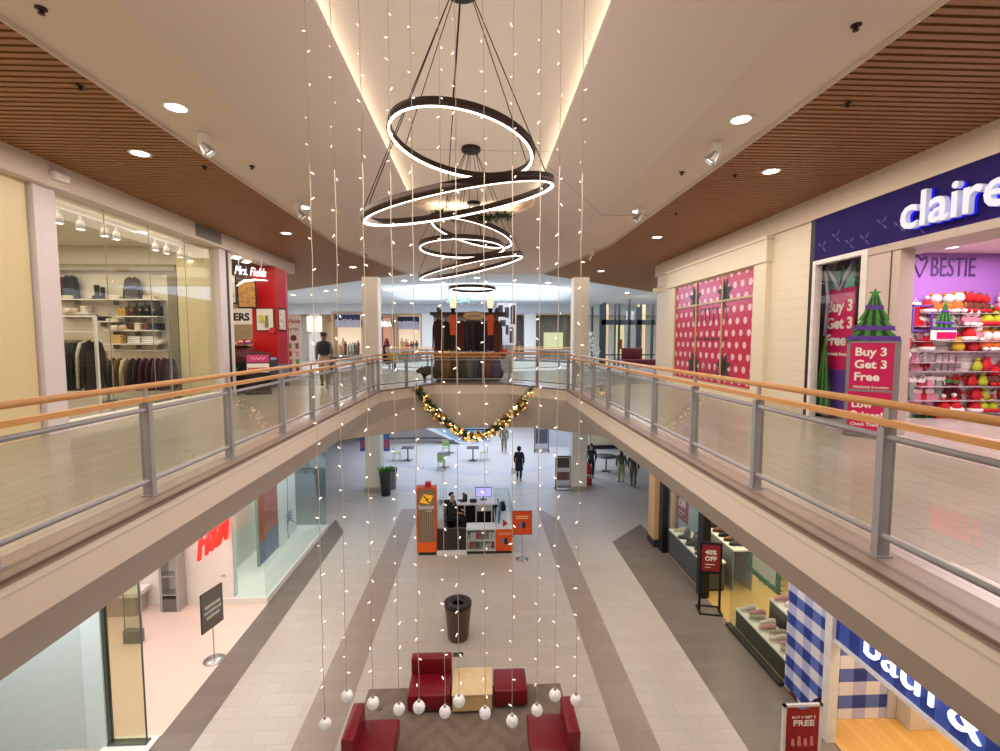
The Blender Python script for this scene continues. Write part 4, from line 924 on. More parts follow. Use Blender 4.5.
wall('wall_lower_shop', mat('yellow shop wall', '#d9cfa6', .5), 6.4, 14, 29.6, 29.8, FL, -1.57)
for x in (7.0, 8.4, 9.8): wall('trim_lower_shop', mat('shop line', '#8f876c'), x-.02, x+.02, 29.57, 29.6, FL+.3, -1.57)
wall('baseboard_lower_shop', BLACK, 6.4, 14, 29.55, 29.6, FL, FL+.25)
# ================================================================ lower left shop things
root = thing('sign_stand', 'grey sale sign on a thin pole with round base in the lower left shop entrance', 'sign', (-5.67, 10.05, FL+.004), R(76))
mb = MB(); mb.lathe([(.21, 0), (.21, .012), (.03, .03)], n=24); mb.build('base', CHROME, root)
mb = MB(); mb.cyl((0, 0, .02), (0, 0, .8), .012, n=8); mb.build('pole', CHROME, root)
mb = MB(); mb.box(-.28, .28, -.014, .014, .74, 1.56); bd = mb.build('board', mat('sign taupe', '#6a635d', .5), root)
mb = MB(); mb.box(-.29, .29, -.01, .018, .73, .745); mb.box(-.29, .29, -.01, .018, 1.555, 1.57); mb.box(-.29, -.275, -.01, .018, .73, 1.57); mb.box(.275, .29, -.01, .018, .73, 1.57); mb.build('frame', KDARK, root)

for z, w_ in ((1.24, .2), (1.12, .22), (1.0, .17)): mb = MB(); mb.tube([(-w_+2*w_*k/18, -.018, z+.035*(-1)**k) for k in range(19)], .009, 5); mb.build('scribble_print', WHITE, bd)
HMR = mat('red sign glow', '#e8231d', .4, emit=1.6, ecol='#ff2a20')
root = thing('hanging_letters', 'big red glowing letters hung in the lower left shop', 'sign', (-6.45, 11.6, -3.52))
o = text('H&M', .95, HMR, root, (0, 0, 0), bold=.02, rot=(PI/2, 0, PI/2), ext=.03, shear=.3, sx=.66)
for y in (-.4, .4): mb = MB(); mb.cyl((0, y, .6), (0, y, 1.95), .008, n=6); mb.build('hanger', CHROME, root)
for k, (x, y) in enumerate(((G(175, 608).x, G(175, 608).y-.05), (G(131, 645).x, G(131, 645).y+.1))):
    if k == 0:
        root = thing('metal_tower', 'grey open-sided metal tower by the white wall in the lower left shop', 'shop fixture', (x, y, FL+.004))
        mb = MB()
        for dx in (-.2, .2): mb.box(dx-.03, dx+.03, -.15, .15, 0, 2.2)
        mb.build('frame', CHROME, root); mb = MB()
        for z in (.42, .9, 1.4, 1.9): mb.box(-.2, .2, -.14, .14, z, z+.03)
        mb.build('shelf', CHROME, root); mb = MB(); mb.box(-.18, .18, -.14, .14, 0, .32); mb.build('base', mat('tower base', '#6d6a68', .5), root)
    else:
        root = thing('security_gate', 'clear security gate with a grey base at the lower left shop entrance', 'security gate', (x, y, FL+.004))
        mb = MB(); mb.bevbox(-.2, .2, -.07, .07, 0, .3, .02); mb.build('base', mat('gate grey', '#7e7f7a', .5), root); mb = MB(); mb.box(-.18, .18, -.01, .01, .3, 1.6); mb.build('panel', GLASSG, root)
        mb = MB(); mb.tube([(-.19, 0, .28), (-.19, 0, 1.6), (.19, 0, 1.6), (.19, 0, .28)], .012, 6); mb.build('frame', CHROME, root)
root = thing('white_table', 'long low white display table deep in the lower left shop', 'table', (-9.6, 12.0, FL+.004)); mb = MB(); mb.box(-1.2, 1.2, -.25, .25, .5, .6); mb.build('tabletop', WHITE, root); mb = MB(); mb.box(-1.1, 1.1, -.2, .2, 0, .5); mb.build('base', mat('table shade', '#b9aca4', .6), root)  # base in a darker tone than the white top
mb = MB(); mb.box(-.05, .05, -.004, 0, -.03, .03); one(mb, 'wall_socket', mat('socket grey', '#b9b3ac', .5), 'small grey socket plate on the white wall beside the lower left showcase', 'socket', (-6.62, 12.3, FL+.75))
t = NT('orange and blue art print', .5); nz = t.noise(2.2, 4)
ART1 = t.col(t.mix(t.math('GREATER_THAN', t.math('ADD', t.z, t.math('MULTIPLY', nz, 1.2)), 1.3), t.mix(nz, '#2d4a78', '#5f83a8'), t.mix(t.noise(5, 4), '#3a1f18', '#e8632a')))
t = NT('white feather art print', .5); ds = t.math('ABSOLUTE', t.math('ADD', t.x, t.math('MULTIPLY', t.math('SINE', t.math('MULTIPLY', t.z, 3)), .05)))
ART2 = t.col(t.mix(t.math('LESS_THAN', ds, t.math('MULTIPLY', t.noise(9, 3), .06)), '#eef0f2', '#5b6d85'))
for lab, m, y0, y1, z0 in (('large orange and blue picture panel in the lower left showcase', ART1, 13.65, 14.95, -4.95), ('large white picture panel with a dark flower in the lower left showcase', ART2, 15.0, 16.4, -5.0)):
    w = (y1-y0)/2; root = thing('wall_picture', lab, 'picture', (-6.3, (y0+y1)/2, z0), R(90))
    mb = MB(); mb.box(-w, w, 0, .04, 0, 3.3); mb.build('panel', m, root); 
    for s_ in (-1, 1): mb = MB(); mb.cyl((s_*w*.8, .02, 3.28), (s_*w*.8, .02, -1.57-z0), .006, n=5); mb.build('hanger', CHROME, root)
    if m is ART2:
        mb = MB(); needles(mb, [Vector((0, -.01, .55)), Vector((.02, -.01, .85))], .1, 60, .22); mb.build('flower_print', mat('blue grey print', '#5c7284', .5), root)
    else: mb = MB(); mb.box(-w-.05, -w, .0, .06, 0, 3.3); mb.build('edge', mat('panel edge', '#8f9a8c', .5), root)
# ================================================================ lower right: shoes
def shoe_proto(c, sole, boot=False):
    root = thing('shoe', 'x', 'shoe'); m = mat('shoe upper '+c, c, .5, vary=.15, scale=20)
    mb = MB(); n = 14; secs = []
    prof = [(-.13, .035, .10 if not boot else .2), (-.09, .042, .115 if not boot else .23), (-.03, .04, .11 if not boot else .22), (.03, .043, .075), (.09, .045, .055), (.13, .03, .04)]
    for y, w, h in prof: secs.append([(w*math.cos(2*PI*i/n), -y, .025+max(0, h/2*(1+math.sin(2*PI*i/n)))) for i in range(n)])
    vs = [p for s in secs for p in s]; mb.add(vs, [(k*n+i, k*n+(i+1) % n, (k+1)*n+(i+1) % n, (k+1)*n+i) for k in range(len(secs)-1) for i in range(n)], True); mb.add(secs[0], [tuple(range(n))]); mb.add(secs[-1], [tuple(range(n))])
    mb.build('upper', m, root)
    mb = MB(); mb.prismz([(.035, .13), (.046, .0), (.05, -.09), (.03, -.14), (-.03, -.14), (-.05, -.09), (-.046, .0), (-.035, .13)], 0, .028); mb.build('sole', mat('sole '+sole, sole, .5), root)
    return Proto(root)
root = thing('display_bench', 'long dark display bench with white top in the lower right shoe shop window', 'display bench', (6.35, 13.5, FL+.004))
mb = MB(); mb.box(-.3, .3, -1.15, 1.15, .06, .78); mb.build('body', mat('bench grey', '#4d5150', .5), root); mb = MB(); mb.box(-.32, .32, -1.17, 1.17, .78, .82); mb.build('top', WHITE, root); mb = MB(); mb.box(-.29, .29, -1.14, 1.14, 0, .06); mb.build('plinth', BLACK, root)
root = thing('display_shelf', 'higher white display shelf behind the bench in the shoe shop window', 'shelf', (7.15, 13.3, FL+.004))
mb = MB(); mb.box(-.3, .3, -1.0, 1.0, 1.12, 1.16); mb.build('top', WHITE, root); mb = MB(); mb.box(-.28, -.26, -.95, .95, 0, 1.12); mb.box(.26, .28, -.95, .95, 0, 1.12); mb.build('sides', mat('shelf side', '#9aa09a', .5), root)
SB = shoe_proto('#26262a', '#15151a', True); ST = shoe_proto('#b8a88c', '#d9d2c4'); SG = shoe_proto('#3b4440', '#202022', True); SR = shoe_proto('#7a4a34', '#3a2a20')
for P_, y, c, x in ((ST, 14.35, 'tan', 6.25), (SG, 13.9, 'dark green', 6.2), (SB, 13.62, 'black', 6.35), (SG, 13.4, 'dark green', 6.22), (SB, 13.1, 'black', 6.35), (SR, 12.8, 'brown', 6.22), (SB, 12.55, 'black', 6.3)):
    P_.put((x, y, FL+.825), R(-110), '%s shoe on the dark bench in the shoe shop window, %s' % (c, 'at y %s' % y) if False else None, 'shoes on the window bench', scale=1.35)
k = 0
for o in list(bpy.data.objects):
    if o.parent is None and o.name.split('.')[0] == 'shoe' and o.get('group') == 'shoes on the window bench':
        o['label'] = 'shoe or ankle boot on the dark window bench, %s from the far end' % ORD[k]; k += 1
mb = MB(); mb.box(-.2, .2, -.14, .14, 0, .06); one(mb, 'red_riser', mat('riser red', '#a12a30', .5), 'flat red display riser at the near end of the shoe bench', 'riser', (6.33, 12.62, FL+.822+.004))
for k, (P_, y, c) in enumerate(((SB, 13.9, 'black'), (SR, 13.55, 'brown'), (SB, 13.2, 'black'), (SR, 12.9, 'brown'), (SG, 12.6, 'dark green'))):
    P_.put((7.1, y, FL+1.166), R(-100), '%s ankle boot on the higher shoe shop shelf, %s from the far end' % (c, ORD[k]), 'boots on the higher shelf', scale=1.4)
# rear shelving
root = thing('shoe_rack', 'tall lit rack with rows of dark shoes and bags behind the shoe shop window', 'rack', (8.6, 13.2, FL+.004))
mb = MB(); mb.box(-.05, .05, -1.3, -1.24, 0, 2.6); mb.box(-.05, .05, 1.24, 1.3, 0, 2.6); mb.box(-.05, .05, -.03, .03, 0, 2.6); mb.build('upright', mat('rack frame', '#5c5248', .5), root)
for z in (.6, 1.1, 1.6, 2.1): mb = MB(); mb.box(-.25, .25, -1.25, 1.25, z, z+.03); mb.build('shelf', WHITE, root)
mb = MB(); mb.box(-.02, .02, -.35, -.28, 1.2, 2.5); mb.build('light_tube', mat('tube light', '#ffffff', emit=4), root)
HB = []
for k in range(12):
    r_, c_ = divmod(k, 6); c = ['#3a3a33', '#5b5a44', '#2a2826', '#6d4a38', '#8c8570', '#36403a'][(k*5) % 6]
    mb = MB(); mb.prism([(-.14, 0), (.14, 0), (.11, .2), (-.11, .2)], -.05, .05); root = thing('handbag', 'small handbag on the lit shoe shop rack, %s from far end, %s row' % (ORD[c_], ('lower', 'upper')[r_]), 'handbag', (8.55, 14.3-c_*.42, FL+1.134+r_*.5), R(-90), 'handbags on the rack')
    mb.build('body', mat('bag '+c, c, .5), root); mb = MB(); mb.tube([(-.08, 0, .2), (-.06, 0, .3), (.06, 0, .3), (.08, 0, .2)], .009, 5); mb.build('handle', mat('bag '+c), root)
SALE = mat('sale maroon', '#8e1a28', .45)
def sale_sign(par, w, z0, z1, y):
    mb = MB(); mb.box(-w/2, w/2, y-.006, y+.006, z0, z1); b = mb.build('board', SALE, par)
    s = w*.36; text('40%', s, WHITE, b, (0, y-.01, z1-.36*(z1-z0)), bold=.03); text('OFF', s, WHITE, b, (0, y-.01, z1-.6*(z1-z0)), bold=.03)
    mb = MB(); mb.box(-w*.3, w*.22, y-.009, y-.006, z0+.24*(z1-z0), z0+.27*(z1-z0)); mb.box(-w*.3, w*.0, y-.009, y-.006, z0+.13*(z1-z0), z0+.15*(z1-z0)); mb.build('print_line', WHITE, b)
root = thing('sign_stand', 'black metal stand with a maroon 40% OFF sign outside the shoe shop', 'sign', (5.78, 11.42, FL+.004), R(-12))
mb = MB()
for x in (-.24, .24): mb.box(x-.025, x+.025, -.025, .025, 0, 1.78)
mb.box(-.24, .24, -.02, .02, 1.72, 1.78); mb.box(-.24, .24, -.02, .02, .98, 1.04); mb.build('frame', BLACK, root)
mb = MB(); mb.box(-.28, .28, -.22, -.18, 0, .03); mb.box(-.28, .28, .18, .22, 0, .03); mb.box(-.28, -.22, -.2, .2, 0, .03); mb.box(.22, .28, -.2, .2, 0, .03); mb.build('base', BLACK, root)
sale_sign(root, .44, 1.04, 1.72, -.01)
root = thing('hanging_sign', 'maroon 40% OFF sign hanging inside the shoe shop window', 'sign', (6.05, 13.75, -3.85), R(-90)); sale_sign(root, .8, 0, 1.0, 0); mb = MB(); mb.cyl((-.3, 0, 1.0), (-.3, 0, 2.28), .005, n=5); mb.cyl((.3, 0, 1.0), (.3, 0, 2.28), .005, n=5); mb.build('cord', CORD, root)
# second shop window: two stepped benches with shoes
root = thing('display_bench', 'low dark bench with white top in the second shoe shop window', 'display bench', (6.35, 9.8, FL+.004))
mb = MB(); mb.box(-.25, .25, -.95, .95, 0, .42); mb.build('body', mat('bench olive', '#3c3e35', .5), root); mb = MB(); mb.box(-.27, .27, -.97, .97, .42, .45); mb.build('top', WHITE, root)
root = thing('display_bench', 'taller dark bench with white top behind the low one in the second shoe shop window', 'display bench', (7.0, 9.7, FL+.004))
mb = MB(); mb.box(-.25, .25, -.8, .8, 0, .78); mb.build('body', mat('bench olive'), root); mb = MB(); mb.box(-.27, .27, -.82, .82, .78, .81); mb.build('top', WHITE, root)
SW = shoe_proto('#d9cdc8', '#efe9e4'); SP = shoe_proto('#c98a94', '#e9dcd8'); SK = shoe_proto('#a39a90', '#ddd6cc')
for k in range(10):
    (SW, SP, SK)[k % 3].put((6.3+.12*(k % 2), 10.6-k*.19, FL+.458), R(-100-10*(k % 3)), '%s sneaker on the low window bench, %s from the far end' % (('white', 'pink', 'grey')[k % 3], ORD[k]), 'sneakers on the low bench', scale=1.25)
for k in range(7):
    (SP, SW, SK)[k % 3].put((6.95+.1*(k % 2), 10.35-k*.22, FL+.818), R(-100+8*(k % 3)), '%s sneaker on the taller bench behind, %s from the far end' % (('pink', 'white', 'grey')[k % 3], ORD[k]), 'sneakers on the taller bench', scale=1.25)
root = thing('framed_display', 'green leafy framed window display seen inside the second shoe shop', 'frame', (6.9, 11.0, -4.3), R(-90))
mb = MB(); mb.box(-.55, .55, 0, .02, 0, 1.5); mb.build('panel', mat('pale display panel', '#d9d8c0', .4), root)
mb = MB(); mb.box(-.6, .6, -.03, .03, -.05, .06); mb.box(-.6, -.5, -.03, .03, 0, 1.5); mb.box(.5, .6, -.03, .03, 0, 1.5); needles(mb, [Vector((-.55, 0, 1.4)), Vector((-.55, 0, .02)), Vector((.55, 0, .02)), Vector((.55, 0, 1.4))], .05, 260, .12); mb.build('leaf_border', mat('leaf border green', '#2f7a56', .5, vary=.2), root)
mb = MB(); mb.cyl((0, 0, 1.5), (0, 0, 2.73), .006, n=5); mb.build('hanger', CHROME, root)
mb = MB(); mb.box(-.2, .2, -.08, .08, 0, 2.2); one(mb, 'display_column', mat('dark display column', '#5d5a52', .5), 'dark upright display column in the second shoe shop window', 'column', (7.3, 9.75, FL+.004+.815))
# ================================================================ soap shop front
def gingham(key, s, ax='y', phase=(0, 0)):
    t = NT(key, .5); u = t.y if ax == 'y' else t.x
    a = t.math('GREATER_THAN', t.math('FRACT', t.math('ADD', t.math('MULTIPLY', u, s), phase[0])), .5); b = t.math('GREATER_THAN', t.math('FRACT', t.math('ADD', t.math('MULTIPLY', t.z, s), phase[1])), .5)
    return t.col(t.mix(b, t.mix(a, '#e4e4f0', '#b9bfe6'), t.mix(a, '#5872c4', '#1f3a92')))
GING = gingham('blue gingham', 2.35, 'y', (.1, .2)); GINGF = gingham('navy gingham', 2.0, 'x', (.1, .1))
WT = mat('shopfront white', '#e8e4e2', .45)
root = thing('gingham_banner', 'big blue and white gingham banner with pointed hem on the lower right shopfront', 'banner', (5.93, 8.66, FL))
bot = [(8.66, -5.2), (8.35, -5.15), (8.12, -5.28), (7.85, -4.85), (7.6, -4.6)]
mb = MB(); q = [(0, y-8.66, z-FL) for y, z in bot]+[(0, 7.6-8.66, -1.57-FL), (0, 0, -1.57-FL)]; mb.add(q+[(.02, b, c) for a, b, c in q], [tuple(range(7)), tuple(range(13, 6, -1))]+[(i, (i+1) % 7, 7+(i+1) % 7, 7+i) for i in range(7)]); mb.build('cloth', GING, root)
mb = MB()
for k in range(9): mb.cyl((.06, -.05-k*.12, .0), (.06, -.05-k*.12, .95), .06, .06, 8)
one(mb, 'red_curtain', mat('dark red curtain', '#8a1420', .6, vary=.2), 'dark red pleated curtain under the gingham banner', 'curtain', (5.99, 8.6, FL+.008))
wall('trim_soap_shop_frame', WT, 5.86, 6.02, 7.42, 7.58, FL, -1.57)
GW = AY(7.9, 887, 700).x-5.98
root = thing('gingham_screen', 'navy and white gingham panel inside the soap shop entrance, facing out', 'panel', (5.98, 7.9, FL+.008)); mb = MB(); mb.box(0, GW, 0, .03, 0, 3.6); mb.build('panel', GINGF, root); mb = MB(); mb.box(GW, GW+.16, -.02, .05, 0, 3.6); mb.build('edge_post', mat('panel post', '#cfcad0', .4), root)
root = thing('shop_sign', 'navy gingham shopfront sign band with white glowing lettering at lower right', 'sign', (5.93, 7.56, -3.45), math.atan2(-(5.78-7.56), -(6.28-5.95)) + PI)
ang = -PI/2; root.rotation_euler = (0, 0, ang)
mb = MB(); mb.box(0, 5.2, -.0, .1, 0, 1.8); t = NT('navy check band', .5); mb.build('band', t.col(t.mix(t.math('GREATER_THAN', t.math('FRACT', t.math('MULTIPLY', t.x, 2.4)), .5), '#1d3a94', '#3a58b8')), root)
mb = MB(); mb.box(-.02, 5.2, -.04, .12, -.06, 0); mb.box(-.02, .06, -.04, .02, -.06, .3); mb.build('edge', WT, root)
text('bath', .68, mat('sign white glow', '#ffffff', emit=1.1), root, (.72, -.03, .17), bold=-.006, align='LEFT', ext=.02); text('&', .68, mat('sign white glow'), root, (7.56-AX(5.93, 950, 700).y, -.03, .17), bold=-.006, align='LEFT', ext=.02)
text('body works', .62, mat('sign white glow'), root, (2.95, -.03, .17), bold=-.006, align='LEFT', ext=.02)
root = thing('sign_stand', 'red FREE poster in a white frame in front of the gingham banner', 'sign', (5.11, 7.0, FL+.004)); root.scale = (1, 1, .78)
mb = MB(); mb.box(-.32, -.27, -.02, .02, 0, 1.36); mb.box(.27, .32, -.02, .02, 0, 1.36); mb.box(-.32, .32, -.02, .02, 1.31, 1.36); mb.box(-.32, .32, -.02, .02, .1, .15); mb.build('frame', WT, root)
for x in (-.3, .3): mb = MB(); mb.box(x-.04, x+.04, -.2, .2, 0, .03); mb.build('foot', WT, root)
mb = MB(); mb.box(-.27, .27, -.01, .01, .15, 1.31); bd = mb.build('poster', mat('poster deep red', '#a01622', .4, vary=.2, scale=5), root)
text('FREE', .17, WHITE, bd, (.02, -.014, .9), bold=.02); text('BUY 3 GET 3', .07, WHITE, bd, (.02, -.014, 1.06))
mb = MB(); mb.add([(-.14, -.012, 1.31), (.14, -.012, 1.31), (0, -.012, 1.24)], [(0, 1, 2)]); mb.build('blue_corner', mat('poster blue', '#6f8fc8', .4), bd)
mb = MB()
for k in range(4): mb.cyl((-.15+k*.1, -.02, .5), (-.15+k*.1, -.02, .62+.05*(k % 2)), .03, .02, 8)
mb.build('bottle_print', mat('poster pale red', '#d98a84', .4), bd)
root = thing('wood_counter', 'cream low counter deep in the soap shop', 'counter', (8.3, 7.9, FL+.008)); mb = MB(); mb.box(-.8, .6, -.3, .3, 0, .85); mb.build('body', CREAM, root); mb = MB(); mb.box(-.85, .65, -.34, .34, .85, .9); mb.build('top', MAPLE, root)
# ================================================================ upper left clothing shop
def garment(key, c, w=.48, h=.6, sleeves=True, crop=False):
    root = thing('hanging_garment', 'x', 'clothing'); m = mat('fabric '+c, c, .85, vary=.12, scale=12)
    mb = MB(); hw = w/2
    pts = [(-hw*.95, -h), (-hw, -h*.4), (-hw*.95, -.08), (-hw*.45, -.0), (-hw*.2, -.03), (0, -.09), (hw*.2, -.03), (hw*.45, 0), (hw*.95, -.08), (hw, -h*.4), (hw*.95, -h)]
    mb.prism([(x, z) for x, z in reversed(pts)], -.05, .05)
    if sleeves:
        for s in (-1, 1): mb.tube([(s*hw*.85, 0, -.07), (s*hw*1.2, 0, -.3), (s*hw*1.34, 0, -h*.95)], [.11*w, .1*w, .075*w], 8)
    mb.build('cloth', m, root)
    mb = MB(); mb.tube([(-hw*.8, 0, -.05), (0, 0, .06), (hw*.8, 0, -.05)], .008, 5); mb.tube([(0, 0, .06), (0, 0, .12), (.03, 0, .15), (.0, 0, .18), (-.02, 0, .16)], .005, 5); mb.build('hanger', mat('hanger wood', '#c9b08c', .5), root)
    return Proto(root)
def place(P_, Y, px, py, label, group=None, rz=0, scale=None):
    return P_.put(AY(Y, px, py), rz, label, group, scale)
GS = garment('sweater', '#5d5650', .34, .62); place(GS, 12.9, 132, 277, 'grey V-neck sweater hanging on the back wall of the left clothing shop')
GJ = garment('jacket', '#2d3236', .3, .66); place(GJ, 12.9, 70, 275, 'dark jacket hanging on the back wall of the left clothing shop')
GM = garment('maroon top', '#6b2733', .26, .6); place(GM, 12.96, 60, 277, 'maroon top partly behind the dark jacket on the shop back wall')
def shelf(lab, Y, px0, px1, py, d=.35):
    a = AY(Y, px0, py); b = AY(Y, px1, py); w = b.x-a.x
    root = thing('wall_shelf', lab, 'shelf', (a.x+w/2, 13.05-d/2, a.z)); mb = MB(); mb.box(-w/2, w/2, -d/2, d/2, -.03, 0); mb.build('board', WHITE, root)
    mb = MB()
    for k in (-.4, .0, .4): mb.prism([(k*w, -.03), (k*w+.015, -.03), (k*w+.015, -.14), (k*w, -.14)], d/2-.2, d/2)
    mb.build('bracket', CHROME, root); return a.z
SY = 12.8
z1 = shelf('long top white shelf in the left clothing shop', SY, 62, 160, 299); z2 = shelf('short white shelf second from the top in the left clothing shop', SY, 118, 160, 316)
z3 = shelf('white shelf third from the top in the left clothing shop', SY, 106, 160, 330); z4 = shelf('white shelf fourth from the top in the left clothing shop', SY, 106, 161, 343.5)
def bag_proto(c, w=.3, h=.22):
    root = thing('handbag', 'x', 'handbag'); m = mat('leather '+c, c, .45); mb = MB(); mb.bevbox(-w/2, w/2, -.07, .07, 0, h, .03); mb.build('body', m, root)
    mb = MB(); mb.tube([(-w*.3, 0, h-.02), (-w*.25, 0, h+.12), (w*.25, 0, h+.12), (w*.3, 0, h-.02)], .01, 6); mb.build('handle', m, root); mb = MB(); mb.bevbox(-.025, .025, -.085, -.06, h*.5, h*.68, .005); mb.build('clasp', mat('clasp brass', '#c9a45a', .3, .8), root); return Proto(root)
def fold_proto(c, w=.3, n=4):
    root = thing('folded_stack', 'x', 'folded clothes'); mb = MB()
    for k in range(n): mb.bevbox(-w/2+.005*(k % 2), w/2, -.12, .12, k*.045, k*.045+.042, .018)
    mb.build('cloth', mat('fold '+c, c, .9, vary=.08), root); return Proto(root)
def hat_proto(c):
    root = thing('hat', 'x', 'hat'); mb = MB(); mb.lathe([(.19, .0), (.2, .012), (.11, .03), (.105, .1), (.07, .13), (.001, .12)], n=18); mb.build('hat_body', mat('felt '+c, c, .9), root)
    mb = MB(); mb.lathe([(.109, .03), (.11, .055)], n=18, caps=False); mb.build('band', mat('hat band', '#5a4a3c', .7), root); return Proto(root)
def boot_proto(c):
    root = thing('boot', 'x', 'boot'); m = mat('boot '+c, c, .5); mb = MB(); mb.cyl((0, .03, .06), (0, .03, .36), .05, .062, 12, caps=False); mb.sphere((0, -.03, .05), (.045, .11, .05), 10, 6); mb.build('shaft', m, root); mb = MB(); mb.box(-.04, .04, .0, .08, 0, .06); mb.box(-.045, .045, -.13, .0, 0, .015); mb.build('heel', BLACK, root); return Proto(root)
def ipx(P_, px, z, label, group=None, rz=0, scale=None):
    a = AY(SY, px, 300); return P_.put((a.x, SY+.05, z+.002), rz, label, group, scale)
BT = boot_proto('#26211f'); ipx(BT, 95, z1, 'left dark boot on the top shelf of the clothing shop'); ipx(BT, 101, z1, 'right dark boot on the top shelf of the clothing shop', scale=.85)
WF = fold_proto('#e6ddc6', .3, 2); ipx(WF, 66, z1, 'low cream folded stack at the left end of the top shelf'); ipx(WF, 114, z1, 'low cream folded stack in the middle of the top shelf'); ipx(WF, 150, z1, 'low cream folded stack at the right end of the top shelf')
bB, bT, bM = bag_proto('#23242a', .34, .26), bag_proto('#c79a4d', .3, .2), bag_proto('#4b2b2d', .34, .24)
ipx(bT, 123, z2, 'tan handbag on the second shelf of the clothing shop'); ipx(bM, 131, z2, 'brown handbag on the second shelf of the clothing shop'); ipx(bB, 140, z2, 'left black handbag on the second shelf of the clothing shop'); ipx(bB, 147, z2, 'middle black handbag on the second shelf of the clothing shop'); ipx(bB, 153.5, z2, 'right black handbag on the second shelf of the clothing shop')
hC, hD, hW = hat_proto('#d8bfa8'), hat_proto('#35343d'), hat_proto('#e9e2d2')
ipx(hW, 112, z3, 'cream hat on the third shelf of the clothing shop'); ipx(hC, 121, z3, 'tan hat on the third shelf of the clothing shop'); ipx(bM, 129, z3, 'dark brown handbag on the third shelf', scale=.7)
fW, fN, fR = fold_proto('#efe9dc', .14, 4), fold_proto('#2a2c3c', .3, 4), fold_proto('#8c3b3b', .14, 3)
ipx(fW, 137, z3, 'white folded stack on the third shelf'); ipx(fR, 145, z3, 'red and white folded stack on the third shelf'); ipx(fN, 154, z3, 'navy folded stack at the right end of the third shelf')
fY = fold_proto('#e2c07c', .32, 5); ipx(fY, 114, z4, 'mustard folded stack on the fourth shelf'); fS = fold_proto('#f2efe8', .3, 4)
for k, px in enumerate((133, 147, 157)): ipx(fS, px, z4, 'white folded stack on the fourth shelf, %s from its right end' % ORD[2-k], 'white stacks on the fourth shelf', scale=(1, 1, 1) if k < 2 else (.6, 1, .6))
ipx(hW, 66, AY(SY, 66, 313).z, 'pale hat below the top shelf at the far left of the clothing shop'); ipx(hC, 73, AY(SY, 66, 313).z, 'tan hat below the top shelf at the far left of the clothing shop'); 
shelf('short white shelf at the far left of the clothing shop, below the long one', SY, 60, 92, 313)
ipx(fW, 84, AY(SY, 66, 313).z, 'white folded stack on the short left shelf'); ipx(fN, 102, AY(SY, 66, 320).z-.05, 'dark folded stack hung below the top shelf', scale=.8); shelf('small white shelf in the middle of the clothing shop wall', SY, 96, 117, 321)
ipx(WF, 112, AY(SY, 66, 320).z-.05, 'grey-white folded stack on the small middle shelf')
# clothes racks
def rack(lab, x0, x1, y, z, colors, glabel, group, zl=0, L=.95, frame=True, n2=0):
    root = thing('clothes_rack', lab, 'clothes rack', ((x0+x1)/2, y, 0)); w = (x1-x0)/2
    mb = MB()
    for x in (-w, w): mb.box(x-.025, x+.025, -.025, .025, 0, z+.35 if frame else z+.02); mb.box(x-.025, x+.025, -.25, .25, 0, .04)
    if frame: mb.box(-w, w, -.02, .02, z+.32, z+.36)
    mb.build('frame', WHITE if frame else CHROME, root)
    mb = MB(); mb.cyl((-w, 0, z), (w, 0, z), .015, n=8); mb.build('rail', WHITE if frame else CHROME, root)
    n = len(colors)
    for k, (c, nm) in enumerate(colors):
        key = 'g'+c
        if key not in _kids: _kids[key] = garment(key, c, .46, L, True)
        _kids[key].put((x0+.08+(x1-x0-.16)*k/(n-1), y, z-.16), R(86+random.uniform(-4, 4)), glabel % (nm, ORD[k]), group, scale=(1, .6, 1))
bk = [('#1f1d20', 'black')]*3+[('#3a1f26', 'dark wine')]*2+[('#24262c', 'charcoal')]*3+[('#d8cdbb', 'cream'), ('#2a2022', 'black')]
rack('white framed clothes rack nearest the shop window on the left', -8.78, -8.06, 10.5, 1.68, bk, '%s garment on the white framed rack, %s from the left', 'clothes on the white rack', L=1.05)
bk2 = [('#a06a3e', 'rust'), ('#3b3a34', 'olive'), ('#6d5638', 'brown'), ('#c7b597', 'beige'), ('#4a4236', 'olive brown'), ('#2d2628', 'black'), ('#4b2432', 'wine'), ('#3d1f2b', 'wine'), ('#50303a', 'plum'), ('#3a2028', 'dark wine')]
rack('low metal clothes rack full of brown and wine coats under the shelves', -9.15, -7.62, 12.2, 1.25, bk2, '%s coat on the low metal rack, %s from the left', 'coats on the low rack', L=.8, frame=False)
# shop track lights
root = thing('track_head', 'x', 'track light'); mb = MB(); mb.cyl((0, 0, 0), (0, 0, -.12), .02, n=8); mb.build('stem', WHITE, root); mb = MB(); mb.lathe([(.05, -.1), (.055, -.13), (.085, -.26), (.075, -.26), (.05, -.14)], n=16); mb.build('shade', WHITE, root); mb = MB(); mb.lathe([(.001, -.245), (.075, -.245)], n=16); mb.build('bulb', LAMPW, root)
TP = Proto(root)
for k, (px, py) in enumerate(((58, 213), (80, 217), (104, 224), (116, 229), (155, 238), (166, 243), (180, 247), (190, 251))):
    p = AX(-7.35, px, py); TP.put((-7.35, p.y, 3.81), 0, 'small white track light above the left shop window, %s from the left' % ORD[k], 'shop track lights')
mb = MB(); mb.box(-.02, .02, -2.6, 2.6, -.02, .02); one(mb, 'light_track', WHITE, 'white lighting track along the ceiling inside the left shop window', 'track', (-7.35, 10.3, 3.83))
for k, (px, py) in enumerate(((141, 232), (125, 247), (72, 260))):
    DLP.put(AZ(3.95, px, py), 0, 'round downlight in the clothing shop ceiling, %s from the right' % ORD[k], 'shop downlights')
